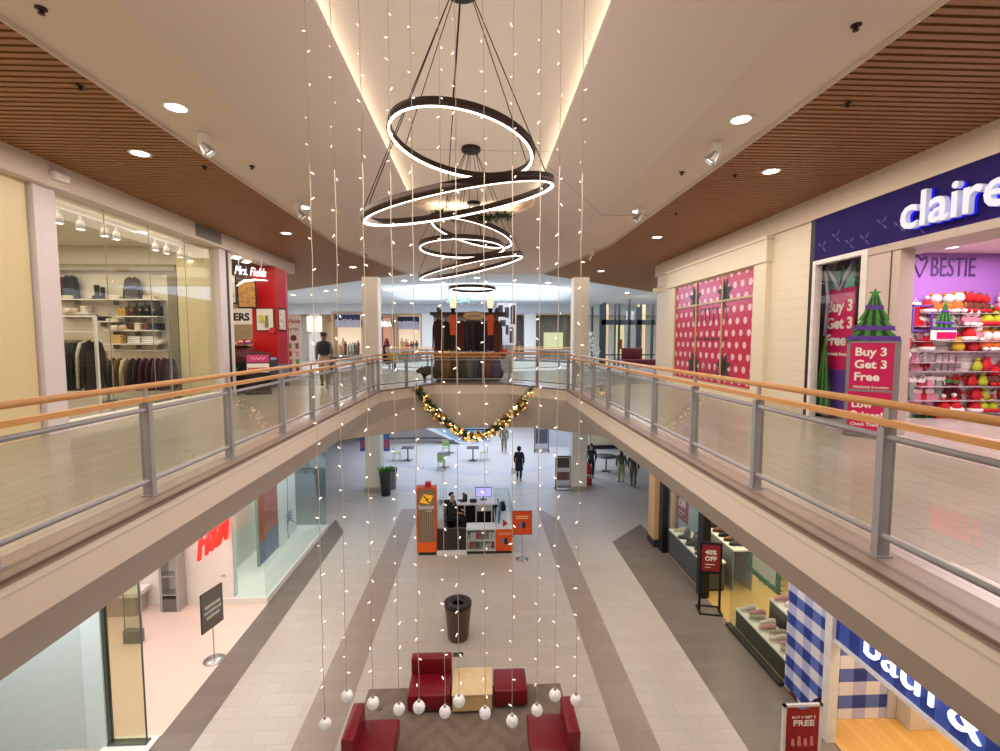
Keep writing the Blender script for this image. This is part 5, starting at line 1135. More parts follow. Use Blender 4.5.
# ================================================================ cookie shop
SRED = mat('shop red', '#c00d16', .35, vary=.04); SRED2 = mat('shop red side', '#a83245', .4)
root = thing('red_column', 'tall red angled column with framed posters at the corner of the left snack shop', 'column', (-6.64, 16.1, 0))
c0 = AY(16.1, 253, 340).x+6.64
mb = MB(); mb.prismz([(c0, 0), (.02, 0), (.02, 1.0), (c0, 1.0)], .8, 3.9); mb.build('body', SRED, root)
mb = MB(); mb.prismz([(.02, 0.0), (.25, .25), (.25, .3), (.02, .6)], .75, 3.86); mb.build('angled_side', SRED2, root)
mb = MB(); mb.prismz([(c0, .02), (.02, .02), (.26, .27), (.26, .3), (.02, .62), (c0, 1.0)], 0, .8); mb.build('base', mat('blue grey base', '#6f7f92', .5), root)
a = AY(16.1, 256, 308); b = AY(16.1, 275, 331)
mb = MB(); mb.box(a.x+6.64, b.x+6.64, -.04, 0, b.z, a.z); pf_ = mb.build('poster_frame', mat('poster frame', '#3a2826', .4), root)
mb = MB(); mb.box(a.x+6.67, b.x+6.61, -.045, -.04, b.z+.03, a.z-.03); mb.build('poster', WHITE, pf_)
mb = MB(); mb.cyl((a.x+6.82, -.05, b.z+.3), (a.x+6.82, -.05, b.z+.5), .07, .08, 10); mb.build('drink_print', mat('yellow drink', '#e3d35a', .4), pf_); mb = MB(); mb.cyl((a.x+6.99, -.05, b.z+.12), (a.x+6.99, -.05, b.z+.5), .06, .04, 10); mb.build('drink_print', mat('olive drink', '#7d8a3a', .4), pf_)
mb = MB(); mb.cyl((b.x+6.57, -.06, b.z+.02), (b.x+6.57, -.045, b.z+.02), .1, n=18); mb.build('red_seal', mat('seal red', '#d5303a', .4), pf_)
mb = MB(); mb.quad((.07, .03, b.z), (.26, .2, b.z), (.26, .2, a.z), (.07, .03, a.z)); pp = mb.build('side_poster_frame', mat('poster frame'), root); mb = MB(); mb.quad((.09, .035, b.z+.05), (.24, .17, b.z+.05), (.24, .17, a.z-.05), (.09, .035, a.z-.05)); o = mb.build('side_poster', mat('poster pale', '#cfc4bf', .5, vary=.3, scale=12), pp); o.location = (.006, -.006, 0)
SIGNW = mat('sign white lit', '#ffffff', emit=3.)
root = thing('script_sign', 'white glowing script sign over the entrance of the left snack shop', 'sign', (-6.78, 14.75, 3.36), R(48))
text('Mrs. Fields', .36, mat('sign script lit', '#ffffff', emit=1.1), root, (0, 0, .08), bold=.0, ext=.015, shear=.35, sx=.58); mb = MB(); mb.tube([(-.4, 0, -.26), (-.2, 0, -.1), (.15, 0, -.03), (.5, 0, -.02)], [.01, .03, .025, .01], 8); mb.build('swoosh', SIGNW, root)
for x in (-.3, .35): mb = MB(); mb.cyl((x, .05, .2), (x, .05, .62), .012, n=6); mb.build('hanger', CHROME, root)
root = thing('menu_sign', 'tall white menu sign with pink and green drinks beyond the red column', 'sign', (-7.55, 19.6, 0), R(8))
a0 = (AY(19.6, 287, 340).x, AY(19.6, 308, 340).x); w = .42
mb = MB(); mb.box(-w, w, -.03, .03, .1, 2.55); bd = mb.build('board', mat('menu white', '#e3d6d6', .4), root); mb = MB(); mb.box(-w-.05, w+.05, -.25, .25, 0, .1); mb.build('base', CHROME, root)
text('Mrs.Fields', .2, mat('script red', '#b0182c', .4), bd, (0, -.034, 2.22), bold=.02, shear=.3); text('BUBBLE TEA', .125, mat('ink', '#23201f', .5), bd, (0, -.034, 1.93), bold=.02)
for r_ in range(4):
    for c_ in range(3):
        cc = ['#d24a74', '#5aa06a', '#8a5a48', '#a03a4a', '#d9a0a8'][(r_*2+c_) % 5]; x = -.26+c_*.26; z = 1.3-r_*.32
        mb = MB(); mb.add([(x-.05, -.034, z-.11), (x+.05, -.034, z-.11), (x+.07, -.034, z+.11), (x-.07, -.034, z+.11)], [(0, 1, 2, 3)]); mb.build('drink_print', mat('drink '+cc, cc, .4), bd)
mb = MB(); mb.quad((-.36, -.034, 1.5), (-.2, -.034, 1.5), (-.2, -.034, 1.72), (-.36, -.034, 1.72)); mb.build('pink_print', mat('drink #d24a74'), bd); mb = MB(); mb.cyl((.14, -.04, 1.62), (.14, -.034, 1.62), .12, n=14); mb.build('maroon_print', mat('print maroon', '#6a2440', .4), bd)
# counter & screens
root = thing('snack_counter', 'dark snack counter with slanted glass case in the left snack shop', 'counter', (-7.0, 15.0, 0))
mb = MB(); mb.box(-.5, .45, -1.0, .9, 0, .9); mb.build('body', BLACK, root)
mb = MB(); mb.prism([(-.5, .9), (.45, .9), (.42, .98), (-.5, 1.36)], -1.0, .9); mb.build('slanted_case', mat('brown case', '#4b2a2a', .25), root)
mb = MB(); mb.box(-.5, -.3, -.98, .88, 1.36, 1.4); mb.build('top', mat('counter top tan', '#c7ad84', .4), root)
mb = MB(); mb.box(-.3, .1, -1.01, -1.0, .5, .75); mb.build('green_panel', mat('panel green', '#2f8a5a', .4), root)
root = thing('menu_stand', 'low black sign with a pink banner and pastry pictures before the snack counter', 'sign', (-6.22, 13.8, 0), R(20)); root.scale = (.88, .88, .82)
mb = MB(); mb.bevbox(-.36, .36, -.04, .04, .1, 1.42, .01); bd = mb.build('board', BLACK, root); mb = MB(); mb.box(-.32, .32, -.046, -.04, 1.1, 1.36); mb.build('pink_banner', mat('banner pink', '#cf3f7c', .4), bd); mb = MB(); mb.tube([(-.2+.4*k/12, -.05, 1.23+.05*math.sin(k*1.7)) for k in range(13)], .016, 6); mb.build('scribble_print', mat('banner pale', '#efb7cf', .5), bd)
mb = MB(); mb.box(-.32, .32, -.046, -.04, .75, 1.06); mb.build('white_print', WHITE, bd); mb = MB(); mb.box(-.3, .3, -.048, -.046, .78, .92); mb.build('pastry_print', mat('pastry', '#b8604a', .5, vary=.5, scale=14), bd); mb = MB(); mb.box(-.38, .38, -.2, .2, 0, .1); mb.build('base', BLACK, root)
TRY = [('#3a9a62', 'green'), ('#cfd6de', 'white'), ('#c8323c', 'red'), ('#6a4ab0', 'violet')]
for k, (c, nm) in enumerate(TRY): mb = MB(); mb.bevbox(-.14, .14, -.18, .18, 0, .05, .015); o = one(mb, 'serving_tray', mat('tray '+c, c, .4), '%s tray on top of the slanted snack counter case' % nm, 'tray', (-7.4, 14.2+k*.4, 1.404))
for k in range(6):
    r_, c_ = divmod(k, 2); mb = MB(); mb.bevbox(-.11, .11, -.1, .1, 0, .13, .008); root = thing('red_carton', 'small red carton stacked on the rear counter of the snack shop, row %s, %s' % (ORD[r_], ('left', 'right')[c_]), 'carton', (AY(17.3, 242, 340).x+c_*.25, 17.3, 1.16+r_*.135), 0, 'red cartons'); mb.build('box', RED, root); mb = MB(); mb.box(-.08, .08, -.104, -.1, .04, .09); mb.build('label_print', WHITE, root)
root = thing('stock_counter', 'pale rear counter in the snack shop carrying red cartons', 'counter', (AY(17.3, 245, 340).x, 17.4, 0)); mb = MB(); mb.box(-1.0, .4, -.35, .35, 0, 1.1); mb.build('body', mat('rear counter beige', '#c9b79a', .5), root); mb = MB(); mb.box(-1.05, .45, -.4, .4, 1.1, 1.155); mb.build('top', mat('counter top tan'), root)
root = thing('wall_sign', 'black block lettering ERS on a cream sign deep in the snack shop', 'sign', (AY(20.5, 242, 318).x, 20.5, AY(20.5, 238, 322).z)); mb = MB(); mb.box(-1.3, .42, 0, .05, -.1, .55); mb.build('board', mat('sign cream', '#efe6d3', .4, emit=.3), root); text('STICKERS' if False else 'ERS', .42, mat('ink'), root, (-.02, -.01, .07), bold=.04)
for k, (px, py, w, h, c, lab) in enumerate(((231, 289, .32, .95, '#cfd0d4', 'tall pale'), (247, 294, .55, .9, '#b98a4a', 'brown pastry'))):
    p = AY(15.6, px, py); root = thing('hanging_menu', lab+' framed menu picture hung inside the snack shop', 'picture', p, R(15)); mb = MB(); mb.box(-w/2, w/2, -.02, .02, -h/2, h/2); f_ = mb.build('frame', BLACK, root); mb = MB(); mb.box(-w/2+.04, w/2-.04, -.025, -.02, -h/2+.05, h/2-.05); mb.build('picture', mat('menu '+c, c, .4, vary=.35, scale=9), f_); mb = MB(); mb.cyl((0, 0, h/2), (0, 0, 3.9-p.z), .008, n=5); mb.build('hanger', CHROME, root)
for k, (px, py) in enumerate(((236, 258), (246, 262))): DLP.put(AZ(3.9, px, py), 0, 'round downlight in the snack shop ceiling, %s from the left' % ORD[k], 'snack shop downlights')
root = thing('bar_chair', 'red chair standing behind the red cartons in the snack shop', 'chair', (AY(18.6, 257, 340).x, 18.6, 0)); mb = MB(); mb.bevbox(-.2, .2, -.2, .2, .74, .78, .01); mb.build('seat', RED, root); mb = MB(); mb.box(-.2, .2, .18, .21, .95, 1.25); mb.build('backrest', RED, root)
for x in (-.18, .18):
    for y in (-.18, .19): mb = MB(); mb.cyl((x, y, 0), (x, y, .75 if y < 0 else 1.25), .016, n=6); mb.build('leg', RED, root)
# ================================================================ accessory shop (upper right)
PURP = NT('purple sign panel', .35); PURP = PURP.col(PURP.mix(PURP.noise(2.5, 3), '#1c0d55', '#271468')); PURP.node_tree.nodes['Principled BSDF'].inputs['Roughness'].default_value = .6; PURP.node_tree.nodes['Principled BSDF'].inputs['Specular IOR Level'].default_value = .15
wall('wall_right_sign_band', PURP, 6.6, 7.3, -3, 9.32, 3.06, 3.88)
PKT = mat('pinkish shopfront', '#cdbcb4', .45, vary=.01)
mb = MB(); 
for k in range(9):
    y = 9.1-k*.34; z = 3.3+.12*math.sin(k*1.9)
    for a_ in (.7, 2.3, 3.9): leaf = [(0, 0), (.08, .02), (.16, 0), (.08, -.02)]; mb.quad(*[(6.596, y+p*math.cos(a_)-q*math.sin(a_), z+p*math.sin(a_)+q*math.cos(a_)) for p, q in leaf])
struct(mb, 'trim_sign_pattern', mat('purple pattern', '#3c2e7c', .5))
wall('trim_right_sign_edge', mat('sign edge', '#bdb0a5', .5), 6.58, 7.3, -3, 7.98, 2.94, 3.06)
wall('trim_shop_window_post', WT, 6.58, 6.72, 9.24, 9.32, 0, 3.06); wall('trim_shop_window_post', WT, 6.58, 6.72, 7.98, 8.11, 0, 3.06); wall('trim_shop_window_head', WT, 6.58, 6.72, 8.11, 9.24, 2.98, 3.06)
wall('trim_shop_pier', PKT, 6.6, 6.84, 7.35, 7.98, 0, 2.94)
wall('trim_shop_pier_joint', mat('joint dark', '#5f5049', .5), 6.59, 6.61, 7.5, 7.52, 0, 2.94)
mb = MB(); mb.quad((6.65, 8.11, .05), (6.65, 9.24, .05), (6.65, 9.24, 2.98), (6.65, 8.11, 2.98)); struct(mb, 'window_9', GLASS)
wall('wall_display_back', mat('display dark', '#8a808c', .6, vary=.1), 7.15, 7.2, 7.98, 9.42, 0, 3.06)
wall('wall_shop_right_side', mat('shop inner white', '#efe9e6', .5, vary=.01), 7.2, 13, 9.05, 9.25, 0, 2.2)
LILAC = mat('lilac wall', '#a06cc0', .6, vary=.02)
wall('wall_shop_right_lilac', LILAC, 7.2, 13, 9.05, 9.25, 2.2, 3.5)
wall('ceiling_shop_right', mat('pink white ceiling', '#f3dcd8', .6, vary=.01), 7.2, 13, -3, 9.05, 3.2, 3.28)
wall('wall_shop_right_back', LILAC, 13, 13.2, -3, 9.2, 0, 3.5)
# slat wall grooves
mb = MB()
for k in range(14): mb.box(7.2, 12, 9.044, 9.05, .2+k*.15, .208+k*.15)
struct(mb, 'trim_slatwall_groove', mat('groove', '#b3a79f', .6))
LETW = mat('letter face', '#d3d8ea', .35, emit=.22, ecol='#e6ecff'); LETB = mat('letter blue edge glow', '#1f1fd0', .4, emit=.6, ecol='#2424ff')
root = thing('shop_letters', 'big white raised shop lettering with blue glow on the purple band', 'sign', (6.6, 7.28, 3.2))
text("claire's", .72, LETW, root, (-.085, 0, 0), bold=.014, align='LEFT', rot=(PI/2, 0, -PI/2), ext=.04); text("claire's", .72, LETB, root, (-.022, 0, -.005), bold=.018, align='LEFT', rot=(PI/2, 0, -PI/2), ext=.02, name='backing')
root = thing('wall_lettering', 'dark purple hand-drawn lettering on the lilac wall inside the right shop', 'lettering', (AY(9.03, 930, 280).x, 9.04, AY(9.03, 930, 276).z)); INKP = mat('ink purple', '#4a2c66', .5); text('BESTIE', .52, INKP, root, (0, 0, 0), bold=.0, align='LEFT', sx=.62); mb = MB(); mb.tube([(-.18, 0, .3), (-.27, 0, .4), (-.36, 0, .3), (-.2, 0, -.02), (-.06, 0, .3), (-.1, 0, .36), (-.18, 0, .3)], .016, 6); mb.build('heart', INKP, root)
DLP.put(AZ(3.2, 950, 247), 0, 'round downlight in the ceiling of the right accessory shop', None)
MAG = mat('magenta poster', '#c8145c', .4, vary=.03); PGREY = mat('poster grey frame', '#8d8790', .4, .3)
def zt(Y, px, py): return AX(Y, px, py)
LG = mat('poster leaf green', '#3c8a34', .5, vary=.3, scale=8); DG = mat('poster dark green', '#17361c', .5); PRB = mat('poster purple ribbon', '#5b3a9c', .5)
def paper_tree(par, w, h, z0, y=0):
    for k in range(4):
        ww = w*(1-.22*k); z = z0+h*.22*k; mb = MB(); n = 7
        for j in range(n):
            x0 = -ww/2+ww*j/n; x1 = x0+ww/n; tx0 = x0*.35; tx1 = x1*.35; mb.m = j % 2
            mb.add([(x0, y-.002*k, z), (x1, y-.002*k, z), (tx1, y-.002*k, z+h*.34), (tx0, y-.002*k, z+h*.34)], [(0, 1, 2, 3)])
        mb.build('tier', [LG, DG], par)
        mb = MB(); mb.add([(-ww*.48, y-.01-.002*k, z+.03), (ww*.48, y-.01-.002*k, z+.0), (ww*.46, y-.01-.002*k, z+h*.1), (-ww*.44, y-.01-.002*k, z+h*.12)], [(0, 1, 2, 3)])
        if k in (0, 1, 3): mb.build('ribbon', PRB, par)
    mb = MB(); pts = []
    for j in range(10): r_ = (.12 if j % 2 == 0 else .05)*w; a_ = PI/2+j*PI/5; pts.append((r_*math.cos(a_), y-.012, z0+h*1.02+r_*math.sin(a_)))
    mb.add(pts, [tuple(range(10))]); mb.build('star', LG, par)
def promo(par, w, z1, y, sc):
    for k, s in enumerate(('Buy 3', 'Get 3', 'Free')): text(s, .3*sc, WHITE, par, (-w/2+.1*sc, y, z1-.36*sc-k*.33*sc), bold=.03, align='LEFT')
    text('Absolutely Everything', .085*sc, WHITE, par, (-w/2+.1*sc, y, z1-1.22*sc), bold=.02, align='LEFT')
root = thing('window_poster', 'magenta Buy 3 Get 3 Free poster inside the right shop window', 'poster', (6.9, 9.0, 0), R(-90))
mb = MB(); mb.box(-.42, .4, 0, .02, .15, 2.5); bd = mb.build('poster', MAG, root); promo(bd, .8, 2.42, -.004, .98)
mb = MB(); mb.box(-.42, .4, -.002, 0, .15, .95); mb.build('purple_panel', PRB, bd)
mb = MB(); mb.box(-.35, .32, .03, .05, 2.45, 2.85); mb.build('teal_card', mat('teal card', '#6fb59a', .5), root)
mb = MB(); mb.box(-.5, .5, .02, .05, 0, .15); mb.box(-.03, .03, .03, .05, .1, 2.95); mb.build('stand', PGREY, root)
mb = MB(); mb.tube([(-.4, -.05, 2.9), (-.3, -.05, 2.3), (-.34, -.05, 1.6)], .03, 6); mb.tube([(-.35, -.05, 2.95), (0, -.05, 2.45), (.3, -.05, 2.95)], .035, 6); one(mb, 'garland_chain', mat('grey lilac chain', '#9a8fa8', .5), 'grey lilac chain decoration hung inside the right shop window', 'decoration', (6.85, 8.85, 0), R(-90))
root = thing('paper_tree', 'green paper holiday tree at the bottom left of the right shop window', 'decoration', (6.76, 9.12, .08), R(-90)); mb = MB()
for j in range(6):
    x0 = -.26+.52*j/6; x1 = x0+.087; mb.m = j % 2; mb.add([(x0, 0, 0), (x1, 0, 0), (x1*.06, 0, 1.5), (x0*.06, 0, 1.5)], [(0, 1, 2, 3)])
mb.build('tree', [LG, DG], root); mb = MB(); mb.box(-.2, .2, 0, .1, -.03, 0); mb.build('foot', PGREY, root)
root = thing('promo_stand', 'tall magenta floor sign topped by a green paper tree with purple ribbons', 'sign', (6.07, 7.17, 0), R(-42)); root.scale = (.75, .75, .75)
mb = MB(); mb.box(-.42, -.36, -.05, .05, 0, 2.0); mb.box(.36, .46, -.06, .06, 0, 2.0); mb.box(-.42, .46, -.05, .05, 1.96, 2.0); mb.box(-.42, .46, -.05, .05, .95, 1.0); mb.box(-.42, .46, -.1, .1, 0, .08); mb.build('frame', PGREY, root)
mb = MB(); mb.box(-.36, .36, -.04, -.02, 1.0, 1.96); bd = mb.build('upper_poster', MAG, root); promo(bd, .72, 1.98, -.046, .78)
mb = MB(); mb.box(-.36, .36, -.04, -.02, .08, .95); b2 = mb.build('lower_poster', MAG, root); text('Low', .2, WHITE, b2, (-.3, -.046, .62), bold=.03, align='LEFT'); text('Prices!', .2, WHITE, b2, (-.3, -.046, .40), bold=.03, align='LEFT'); text('Check Them Out', .09, WHITE, b2, (-.3, -.046, .24), bold=.02, align='LEFT')
paper_tree(root, .95, .95, 2.0, -.03)
mb = MB(); mb.bevbox(-.035, .0, -.06, .06, -.08, .08, .008); mb.box(-.04, -.035, -.03, .03, -.03, .03); p = AX(6.6, 898, 367); one(mb, 'wall_alarm', mat('alarm red', '#8c3a34', .4), 'small red wall alarm box on the pinkish shop pier', 'alarm', (6.6, 7.42, p.z))
# ---- stock on the slat wall
RD, GN, YL, PKC, WH, LM, OR = '#c31a24', '#2f8a3c', '#d8b72c', '#d58a9c', '#efe8e2', '#b4bf2c', '#d9702c'
def plush(c, c2, ears=True):
    root = thing('plush_toy', 'x', 'plush toy'); m = mat('plush '+c, c, .95, vary=.1); mb = MB(); mb.sphere((0, 0, .09), (.09, .075, .09), 12, 8); mb.build('body', m, root)
    mb = MB(); mb.sphere((0, -.02, .22), .075, 12, 8); mb.build('head', mat('plush '+c2, c2, .95, vary=.1), root)
    for s in (-1, 1): mb = MB(); mb.sphere((s*.055, -.01, .285), (.03, .02, .035), 8, 5); mb.build('ear', m, root); mb = MB(); mb.sphere((s*.085, -.03, .11), (.03, .03, .05), 8, 5); mb.build('arm', m, root); mb = MB(); mb.sphere((s*.05, -.07, .03), (.035, .045, .03), 8, 5); mb.build('foot', mat('plush '+c2), root)
    return Proto(root)
def bow(c):
    root = thing('hair_bow', 'x', 'hair bow'); m = mat('ribbon '+c, c, .6, vary=.1)
    for s in (-1, 1): mb = MB(); mb.add([(0, -.02, .09), (s*.11, -.03, .15), (s*.12, -.05, .09), (s*.11, -.03, .03), (s*.06, -.06, .09)], [(0, 1, 4), (1, 2, 4), (2, 3, 4), (3, 0, 4)]); mb.build('loop', m, root); mb = MB(); mb.prism([(0, .08), (s*.05, -.02), (s*.09, .0)], -.02, -.01); mb.build('tail', m, root)
    mb = MB(); mb.sphere((0, -.04, .09), .025, 8, 5); mb.build('knot', m, root); return Proto(root)
def stocking(c, c2):
    root = thing('stocking', 'x', 'stocking'); mb = MB(); mb.prism([(-.05, .3), (-.055, .08), (-.04, .0), (.1, .0), (.13, .04), (.1, .08), (.05, .11), (.05, .3)], -.05, -.015); mb.build('sock', mat('felt '+c, c, .9, vary=.15, scale=25), root); mb = MB(); mb.bevbox(-.065, .065, -.065, .0, .29, .36, .02); mb.build('cuff', mat('felt '+c2, c2, .9), root); mb = MB(); mb.tube([(.03, -.02, .36), (.0, -.02, .42), (-.02, -.02, .36)], .005, 5); mb.build('loop', mat('felt '+c2), root); return Proto(root)
def santa(c, c2):
    root = thing('party_hat', 'x', 'hat'); mb = MB(); mb.lathe([(.1, .05), (.085, .12), (.04, .2), (.001, .25)], (0, -.08, 0), 14); mb.build('cone', mat('felt '+c, c, .9), root); mb = MB(); mb.lathe([(.085, .0), (.115, .02), (.115, .06), (.085, .07)], (0, -.08, 0), 14, caps=False); mb.build('brim', mat('felt '+c2, c2, .9), root); mb = MB(); mb.sphere((0, -.08, .26), .035, 8, 6); mb.build('pompom', mat('felt '+c2), root); return Proto(root)
def card(c):
    root = thing('jewellery_card', 'x', 'jewellery card'); mb = MB(); mb.box(-.045, .045, -.03, -.02, 0, .13); mb.build('card', mat('card '+c, c, .5), root)
    for s in (-1, 1): mb = MB(); mb.sphere((s*.02, -.035, .06), .014, 8, 5); mb.build('stud', mat('stud', '#c9c9d2', .2, .8), root)
    return Proto(root)
def pouch(c):
    root = thing('gift_pouch', 'x', 'pouch'); mb = MB(); mb.lathe([(.001, 0), (.09, .01), (.12, .09), (.07, .19), (.045, .21), (.08, .26)], (0, -.08, 0), 12, sy=.6, caps=False); mb.build('bag', mat('pouch '+c, c, .6, vary=.15), root); mb = MB(); mb.tube([(.05*math.cos(a), -.08+.03*math.sin(a), .205) for a in [2*PI*i/10 for i in range(10)]], .01, 5, True); mb.build('tie', mat('felt '+RD, RD, .9), root); return Proto(root)
def headband(c):
    root = thing('headband', 'x', 'headband'); mb = MB(); mb.tube([(.08*math.cos(a), -.04, .02+.1*math.sin(a)) for a in [PI*i/10 for i in range(11)]], .012, 6); mb.build('band', mat('band '+c, c, .6), root)
    for s in (-1, 1): mb = MB(); mb.cyl((s*.05, -.04, .11), (s*.08, -.04, .2), .03, .004, 8); mb.build('ear', mat('band '+c), root)
    return Proto(root)
PR = {'orange and white plush toy': plush(OR, WH), 'brown and red plush toy': plush('#6b3a2a', RD), 'red and white plush toy': plush(RD, WH), 'yellow-green plush toy': plush(LM, WH), 'pink plush toy': plush(PKC, WH), 'red hair bow': bow(RD), 'green hair bow': bow(GN), 'red and white stocking': stocking(RD, WH), 'striped grey stocking': stocking('#8f9a90', WH), 'dark red stocking': stocking('#6e1a1e', GN), 'pink stocking': stocking(PKC, WH),
      'red hat with white brim': santa(RD, WH), 'lime hat with red brim': santa(LM, RD), 'white jewellery card': card(WH), 'pale pink jewellery card': card('#e5c3c6'), 'lime gift pouch': pouch(LM), 'red gift pouch': pouch(RD), 'yellow gift pouch': pouch(YL), 'red headband': headband(RD), 'white headband': headband(WH)}
names = list(PR)
grid = [  # (pixel y of base, [(pixel x, kind)])
 (313, [(926, 'red hat with white brim'), (934, 'orange and white plush toy'), (946, 'orange and white plush toy'), (956, 'orange and white plush toy'), (966, 'brown and red plush toy'), (974, 'brown and red plush toy'), (982, 'brown and red plush toy'), (993, 'green hair bow'), (1001, 'pink plush toy')]),
 (326, [(917, 'red and white stocking'), (925, 'red headband'), (957, 'white headband'), (965, 'pink plush toy'), (973, 'pink plush toy'), (985, 'lime hat with red brim'), (994, 'lime hat with red brim'), (1003, 'lime hat with red brim')]),
 (341, [(916, 'white headband'), (923, 'pink stocking'), (930, 'red and white stocking'), (958, 'red hair bow'), (967, 'red hat with white brim'), (975, 'pink plush toy'), (984, 'yellow gift pouch'), (993, 'lime gift pouch'), (1002, 'lime gift pouch')]),
 (351, [(916, 'red headband'), (924, 'red hat with white brim'), (958, 'yellow gift pouch'), (966, 'red hair bow'), (974, 'red gift pouch'), (984, 'orange and white plush toy'), (993, 'orange and white plush toy'), (1003, 'yellow gift pouch')]),
 (362, [(914, 'white headband'), (922, 'white headband'), (930, 'white headband'), (942, 'white jewellery card'), (948, 'pale pink jewellery card'), (954, 'white jewellery card'), (962, 'pale pink jewellery card')]),
 (371, [(916, 'pink stocking'), (926, 'red hair bow'), (940, 'white jewellery card'), (947, 'white jewellery card'), (954, 'pale pink jewellery card'), (961, 'white jewellery card'), (977, 'lime gift pouch'), (986, 'red gift pouch'), (995, 'red hair bow'), (1004, 'red gift pouch')]),
 (386, [(919, 'white headband'), (930, 'white headband'), (942, 'white headband'), (952, 'red headband'), (962, 'red headband'), (972, 'red gift pouch'), (982, 'lime gift pouch'), (992, 'brown and red plush toy'), (1001, 'red hair bow')]),
 (400, [(914, 'striped grey stocking'), (922, 'red and white stocking'), (931, 'pink stocking'), (939, 'striped grey stocking'), (949, 'dark red stocking'), (957, 'dark red stocking'), (966, 'red headband'), (975, 'red gift pouch'), (984, 'lime gift pouch'), (993, 'white headband'), (1003, 'red and white plush toy')]),
 (412, [(918, 'pink stocking'), (930, 'pink stocking'), (942, 'red hat with white brim'), (952, 'red hat with white brim'), (972, 'red hat with white brim'), (980, 'lime hat with red brim'), (990, 'lime hat with red brim'), (1001, 'white headband')]),
 (424, [(912, 'green hair bow'), (920, 'green hair bow'), (929, 'green hair bow'), (938, 'red and white plush toy'), (948, 'red and white plush toy'), (957, 'red and white plush toy')])]
for r_, (py, row) in enumerate(grid):
    for k, (px, kd) in enumerate(row):
        PR[kd].put(AY(8.95, px, py)+Vector((0, .0 if 'plush' in kd else .085, 0)), random.uniform(-.2, .2), '%s, %s from the left in slat wall row %s from top' % (kd, ORD[k], ORD[r_]), 'goods on the slat wall', scale=random.uniform(.95, 1.15)*(1. if 'card' in kd else .95 if 'pouch' in kd else 1.15))
for r_, (py, row) in enumerate(grid):
    a = AY(8.95, row[0][0]-4, py); b = AY(8.95, row[-1][0]+4, py); mb = MB(); mb.box(0, b.x-a.x, -.17, .045, -.018, -.005)
    o = one(mb, 'stock_shelf', mat('shelf lilac white', '#b9abb5', .4), 'thin pale shelf on the slat wall, %s from the top' % ORD[r_], 'shelf', (a.x, 9.0, a.z), 0, 'slat wall shelves')
root = thing('promo_card', 'small green paper tree sign with a magenta card on the slat wall', 'sign', AY(8.7, 943, 340)); paper_tree(root, .5, .5, .18); mb = MB(); mb.box(-.25, .25, -.01, .01, -.0, .18); mb.build('card_back', WHITE, root); mb = MB(); mb.box(-.14, .24, -.016, -.01, .02, .15); mb.build('card', MAG, root); mb = MB(); mb.box(-.01, .01, .01, .34, .05, .08); mb.build('bracket', PGREY, root)
mb = MB(); mb.box(-.2, -.17, -.02, .02, -.25, .25); mb.box(.17, .2, -.02, .02, -.25, .25); mb.box(-.2, .2, -.02, .02, .22, .25); mb.box(-.2, .2, .02, .2, -.25, -.22); one(mb, 'goods_rack', mat('frame violet', '#6a4fb0', .5), 'violet display frame around goods at the left of the slat wall', 'frame', AY(8.85, 922, 318))
# ================================================================ far shops on the upper floor
FY = 37.6
WARM = mat('glowing shop back', '#f2dcc6', .6, vary=.02, emit=.8, ecol='#ffdfc2'); NAVY = NT('navy starry banner', .4); NAVY = NAVY.col(NAVY.mix(NAVY.math('LESS_THAN', NAVY.math('ADD', NAVY.z, NAVY.math('MULTIPLY', NAVY.noise(4), .5)), .35), '#232a5c', '#d8c6d8'))  # back wall glows in place of lamps inside the far shops
def far_bay(label, px0, px1, pyt, pyb, banner=True, wm=None, items=()):
    a = AY(FY, px0, pyt); b = AY(FY, px1, pyb); w = (b.x-a.x)/2; h = a.z-b.z
    root = thing('storefront', label, 'shop front', ((a.x+b.x)/2, FY, 0)); z0 = max(.02, b.z); z1 = a.z
    mb = MB(); mb.box(-w, w, 1.2, 1.25, 0, z1); mb.build('interior', wm or WARM, root)
    mb = MB(); mb.box(-w-.12, -w, -.1, 1.2, 0, z1+.1); mb.box(w, w+.12, -.1, 1.2, 0, z1+.1); mb.box(-w, w, -.1, 1.2, z1, z1+.12); mb.build('frame', mat('tan frame', '#c0a27e', .5), root)
    mb = MB(); mb.box(-w, w, 0, .02, 0, z1); mb.build('glass', GLASS, root)
    mb = MB(); mb.box(-w, w, .05, 1.1, 0, .45); mb.build('display_plinth', mat('plinth grey', '#8f8a86', .5), root)
    if banner: mb = MB(); mb.box(-w+.1, w-.1, .1, .12, -.5, .5); mb.build('banner', NAVY, root, (0, 0, z1-.6))
    for k, (c, n) in enumerate(items):
        for j in range(n):
            x = -w+.3+(2*w-.6)*(k+ (j+.5)/n)/len(items); hh = random.uniform(.7, 1.25); mb = MB(); mb.lathe([(.09, 0), (.12, hh*.3), (.1, hh*.6), (.15, hh*.8), (.05, hh*.9), (.07, hh), (.001, hh+.06)], n=10)
            o = mb.build('display_figure', mat('figure '+c, c, .5, vary=.2), root, (x, .4+.3*(j % 2), .45))
    return root
far_bay('leftmost far shop window with a navy banner, left of the left upper pillar', 333, 362, 313, 361, True, None, (('#e9b08a', 3), ('#7a3a30', 2), ('#d6c7ba', 3), ('#8d5f4a', 3)))
far_bay('far pink shop entrance beside the left upper pillar', 380, 392, 317, 361, False, mat('pink glow', '#f0b4a4', .6, emit=.6, ecol='#ffb4a0'), (('#b0343c', 2), ('#6a3a38', 1)))
far_bay('second far shop window with a navy banner, right of the left upper pillar', 396, 421, 315, 361, True, None, (('#f0a878', 4), ('#d9584a', 2), ('#2d3458', 2)))
far_bay('dim far shop window behind the holiday cart', 432, 492, 316, 361, False, mat('dim shop back', '#9b8f80', .6, vary=.3, emit=.1), (('#55504c', 4), ('#a09488', 3), ('#3d3a3c', 4)))
